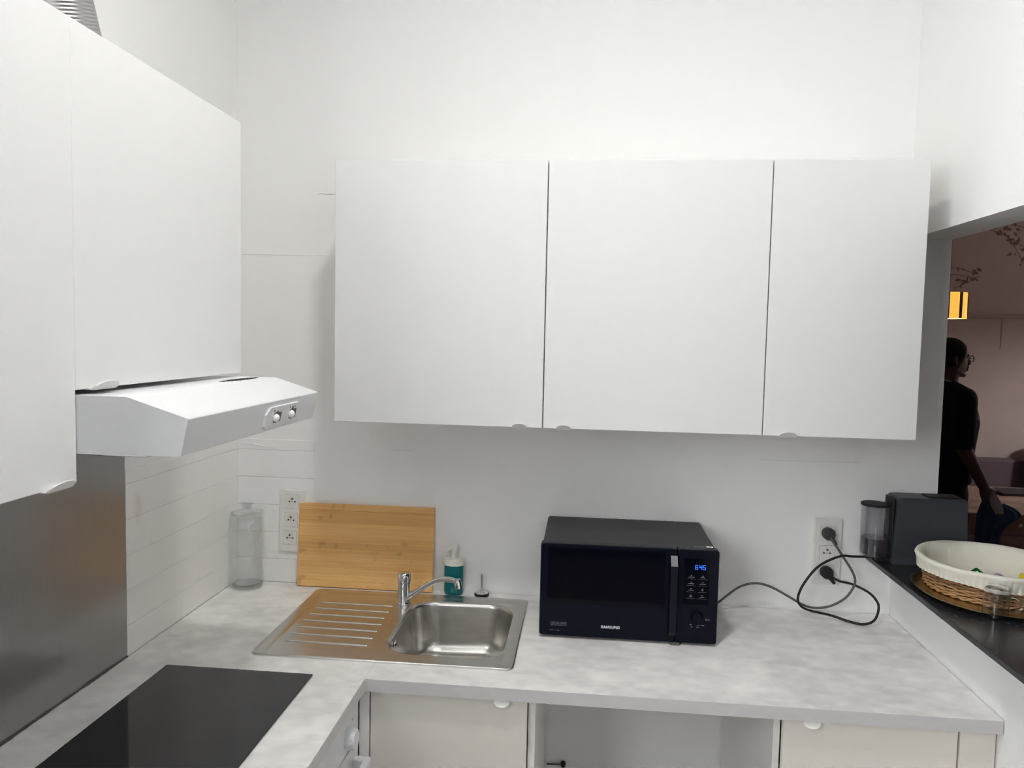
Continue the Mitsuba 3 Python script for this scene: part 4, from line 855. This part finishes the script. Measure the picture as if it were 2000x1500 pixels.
    # clothes: shells around the same bones
    sh = [hull(((0.0, -0.185, 1.455), 0.062), ((0.0, 0.185, 1.455), 0.062), ((-0.005, 0, 1.492), 0.066), ((0.012, -0.115, 1.30), 0.118), ((0.012, 0.115, 1.30), 0.118)),
          hull(((0.012, -0.115, 1.30), 0.118), ((0.012, 0.115, 1.30), 0.118), ((0.0, -0.10, 1.08), 0.112), ((0.0, 0.10, 1.08), 0.112)),
          hull(((0.0, -0.10, 1.08), 0.112), ((0.0, 0.10, 1.08), 0.112), ((-0.005, -0.10, 0.965), 0.116), ((-0.005, 0.10, 0.965), 0.116))]
    sh += [hull((R_a[0], 0.070), ((-0.008, -0.24, 1.20), 0.064)), hull((L_a[0], 0.070), ((-0.015, 0.245, 1.20), 0.064))]
    shirt = m3.Manifold.batch_boolean(sh, m3.OpType.Add)
    shirt = shirt - m3.Manifold.cube([2, 2, 1]).translate([-1, -1, 0.935 - 1]) - S((0.012, 0, 1.60), 0.083)
    Sh = finish([shirt], 0.014, 5)
    tr_ = [hull(((-0.01, -0.09, hip + 0.04), 0.104), ((-0.01, 0.09, hip + 0.04), 0.104), ((-0.01, -0.095, hip - 0.08), 0.106), ((-0.01, 0.095, hip - 0.08), 0.106))]
    for s in (-1, 1): tr_ += limb([(-0.005, s * 0.097, hip - 0.06), (0.012, s * 0.097, kz), (-0.012, s * 0.097, 0.10)], [0.105, 0.076, 0.066])
    Tr = finish([m3.Manifold.batch_boolean(tr_, m3.OpType.Add) - m3.Manifold.cube([2, 2, 1]).translate([-1, -1, 0.075 - 1])], 0.016, 5)
    cap = ell(H(-0.014, 0, 0.030), (0.1035, 0.0805, 0.0985)) - hull((H(0.10, 0.06, 0.045), 0.035), (H(0.10, -0.06, 0.045), 0.035), (H(0.10, 0.06, -0.1), 0.05), (H(0.10, -0.06, -0.1), 0.05), (H(0.045, 0.075, -0.08), 0.03), (H(0.045, -0.075, -0.08), 0.03)) - m3.Manifold.cube([1, 1, 1]).translate([-0.5, -0.5, hz - 0.055 - 1])
    Ha = finish([cap], 0.010, 3)
    kk = thing('person', 'person in a black t-shirt and glasses standing in profile beyond the opening', 'person')
    part(kk, 'body', B_, 'skin_dark', True); part(kk, 'shirt', Sh, 'shirt_black', 40); part(kk, 'trousers', Tr, 'trousers_black', 40); part(kk, 'hair', Ha, 'hair_black', 40)
    g_ = []
    for s in (-1, 1):
        c = np.array([0.1065, s * 0.034, hz + 0.002]); a = np.linspace(0, 2 * math.pi, 25)[:-1]
        g_.append(tube(np.stack([np.full(24, c[0]), c[1] + 0.026 * np.cos(a), c[2] + 0.019 * np.sin(a)], 1), 0.0022, 8, closed=True))
        g_.append(tube([(0.105, s * 0.060, hz + 0.006), (0.06, s * 0.077, hz + 0.008), (0.0, s * 0.083, hz + 0.006)], 0.0020, 8))
    g_.append(tube([(0.1085, -0.009, hz + 0.006), (0.112, 0, hz + 0.009), (0.1085, 0.009, hz + 0.006)], 0.0022, 8))
    part(kk, 'glasses', moved(cat_(g_), (px + 0.006, py, 0)), 'black_matte', True)
    a = np.linspace(0, 2 * math.pi, 60)[:-1]
    part(kk, 'necklace', moved(tube(np.stack([0.015 + 0.086 * np.cos(a), 0.082 * np.sin(a), 1.527 - 0.030 * np.cos(a)], 1), 0.0035, 8, closed=True), (px, py, 0)), 'silver', True)
    tc = Sh.triangles_center - [px, py, 0]      # the print on the chest: the shirt's own faces there, lifted by a hair
    on_ = (tc[:, 1] < -0.05) & (tc[:, 0] > 0.066) & (tc[:, 0] < 0.112) & (tc[:, 2] > 1.326) & (tc[:, 2] < 1.345)
    if on_.any():
        lg_ = trimesh.Trimesh(Sh.vertices + Sh.vertex_normals * 0.0012, Sh.faces[on_], process=False); lg_.remove_unreferenced_vertices()
        part(kk, 'shirt_logo', lg_, 'logo_grey', False)
    for s in (-1, 1):
        shoe = hull(((-0.035, s * 0.095, 0.048), 0.045), ((0.06, s * 0.1, 0.045), 0.042), ((0.155, s * 0.105, 0.036), 0.033)) - m3.Manifold.cube([2, 2, 1]).translate([-1, -1, 0.003 - 1])
        part(kk, 'shoe', finish([shoe], 0.012, 2), 'shoe_dark', 40)
    return px, py
PXX, PYY = figure()
# folded blue cloth held in the hand, hanging down, with a grey rag
def drape(cx, cy, prof_, seed, n=64):
    t = np.arange(n) * 2 * math.pi / n; R3 = []
    prof_ = catmull(prof_, 7)
    for z, ax, ay, dx in prof_:
        w_ = meshkit.fbm(np.stack([np.cos(t) * 2.2, np.sin(t) * 2.2, np.full(n, z * 2.0)], 1), 3, seed) - 0.5
        f_ = 1 + 0.75 * w_ + 0.10 * np.sin(t * 7 + z * 3)
        R3.append(np.stack([cx + dx + ax * f_ * np.cos(t), cy + ay * f_ * np.sin(t), np.full(n, z) + 0.03 * w_], 1))
    return loft(R3)
single('blue_jacket', drape(PXX + 0.165, PYY - 0.24, [(0.40, 0.04, 0.035, -0.015), (0.52, 0.05, 0.045, -0.010), (0.66, 0.058, 0.05, 0.0), (0.72, 0.075, 0.055, 0.02), (0.77, 0.10, 0.055, 0.05), (0.81, 0.085, 0.05, 0.045), (0.842, 0.05, 0.035, 0.015)], 3), 'denim_blue', 'dark blue denim jacket hanging from the hand of the person', 'jacket', smooth=True)
single('grey_cloth', drape(PXX + 0.150, PYY - 0.310, [(0.80, 0.022, 0.012, 0.03), (0.835, 0.030, 0.016, 0.018), (0.87, 0.028, 0.016, 0.006), (0.90, 0.018, 0.012, -0.004), (0.915, 0.008, 0.006, -0.01)], 5, 40), 'cloth_grey', 'small grey cloth held with the blue jacket', 'cloth', smooth=True)
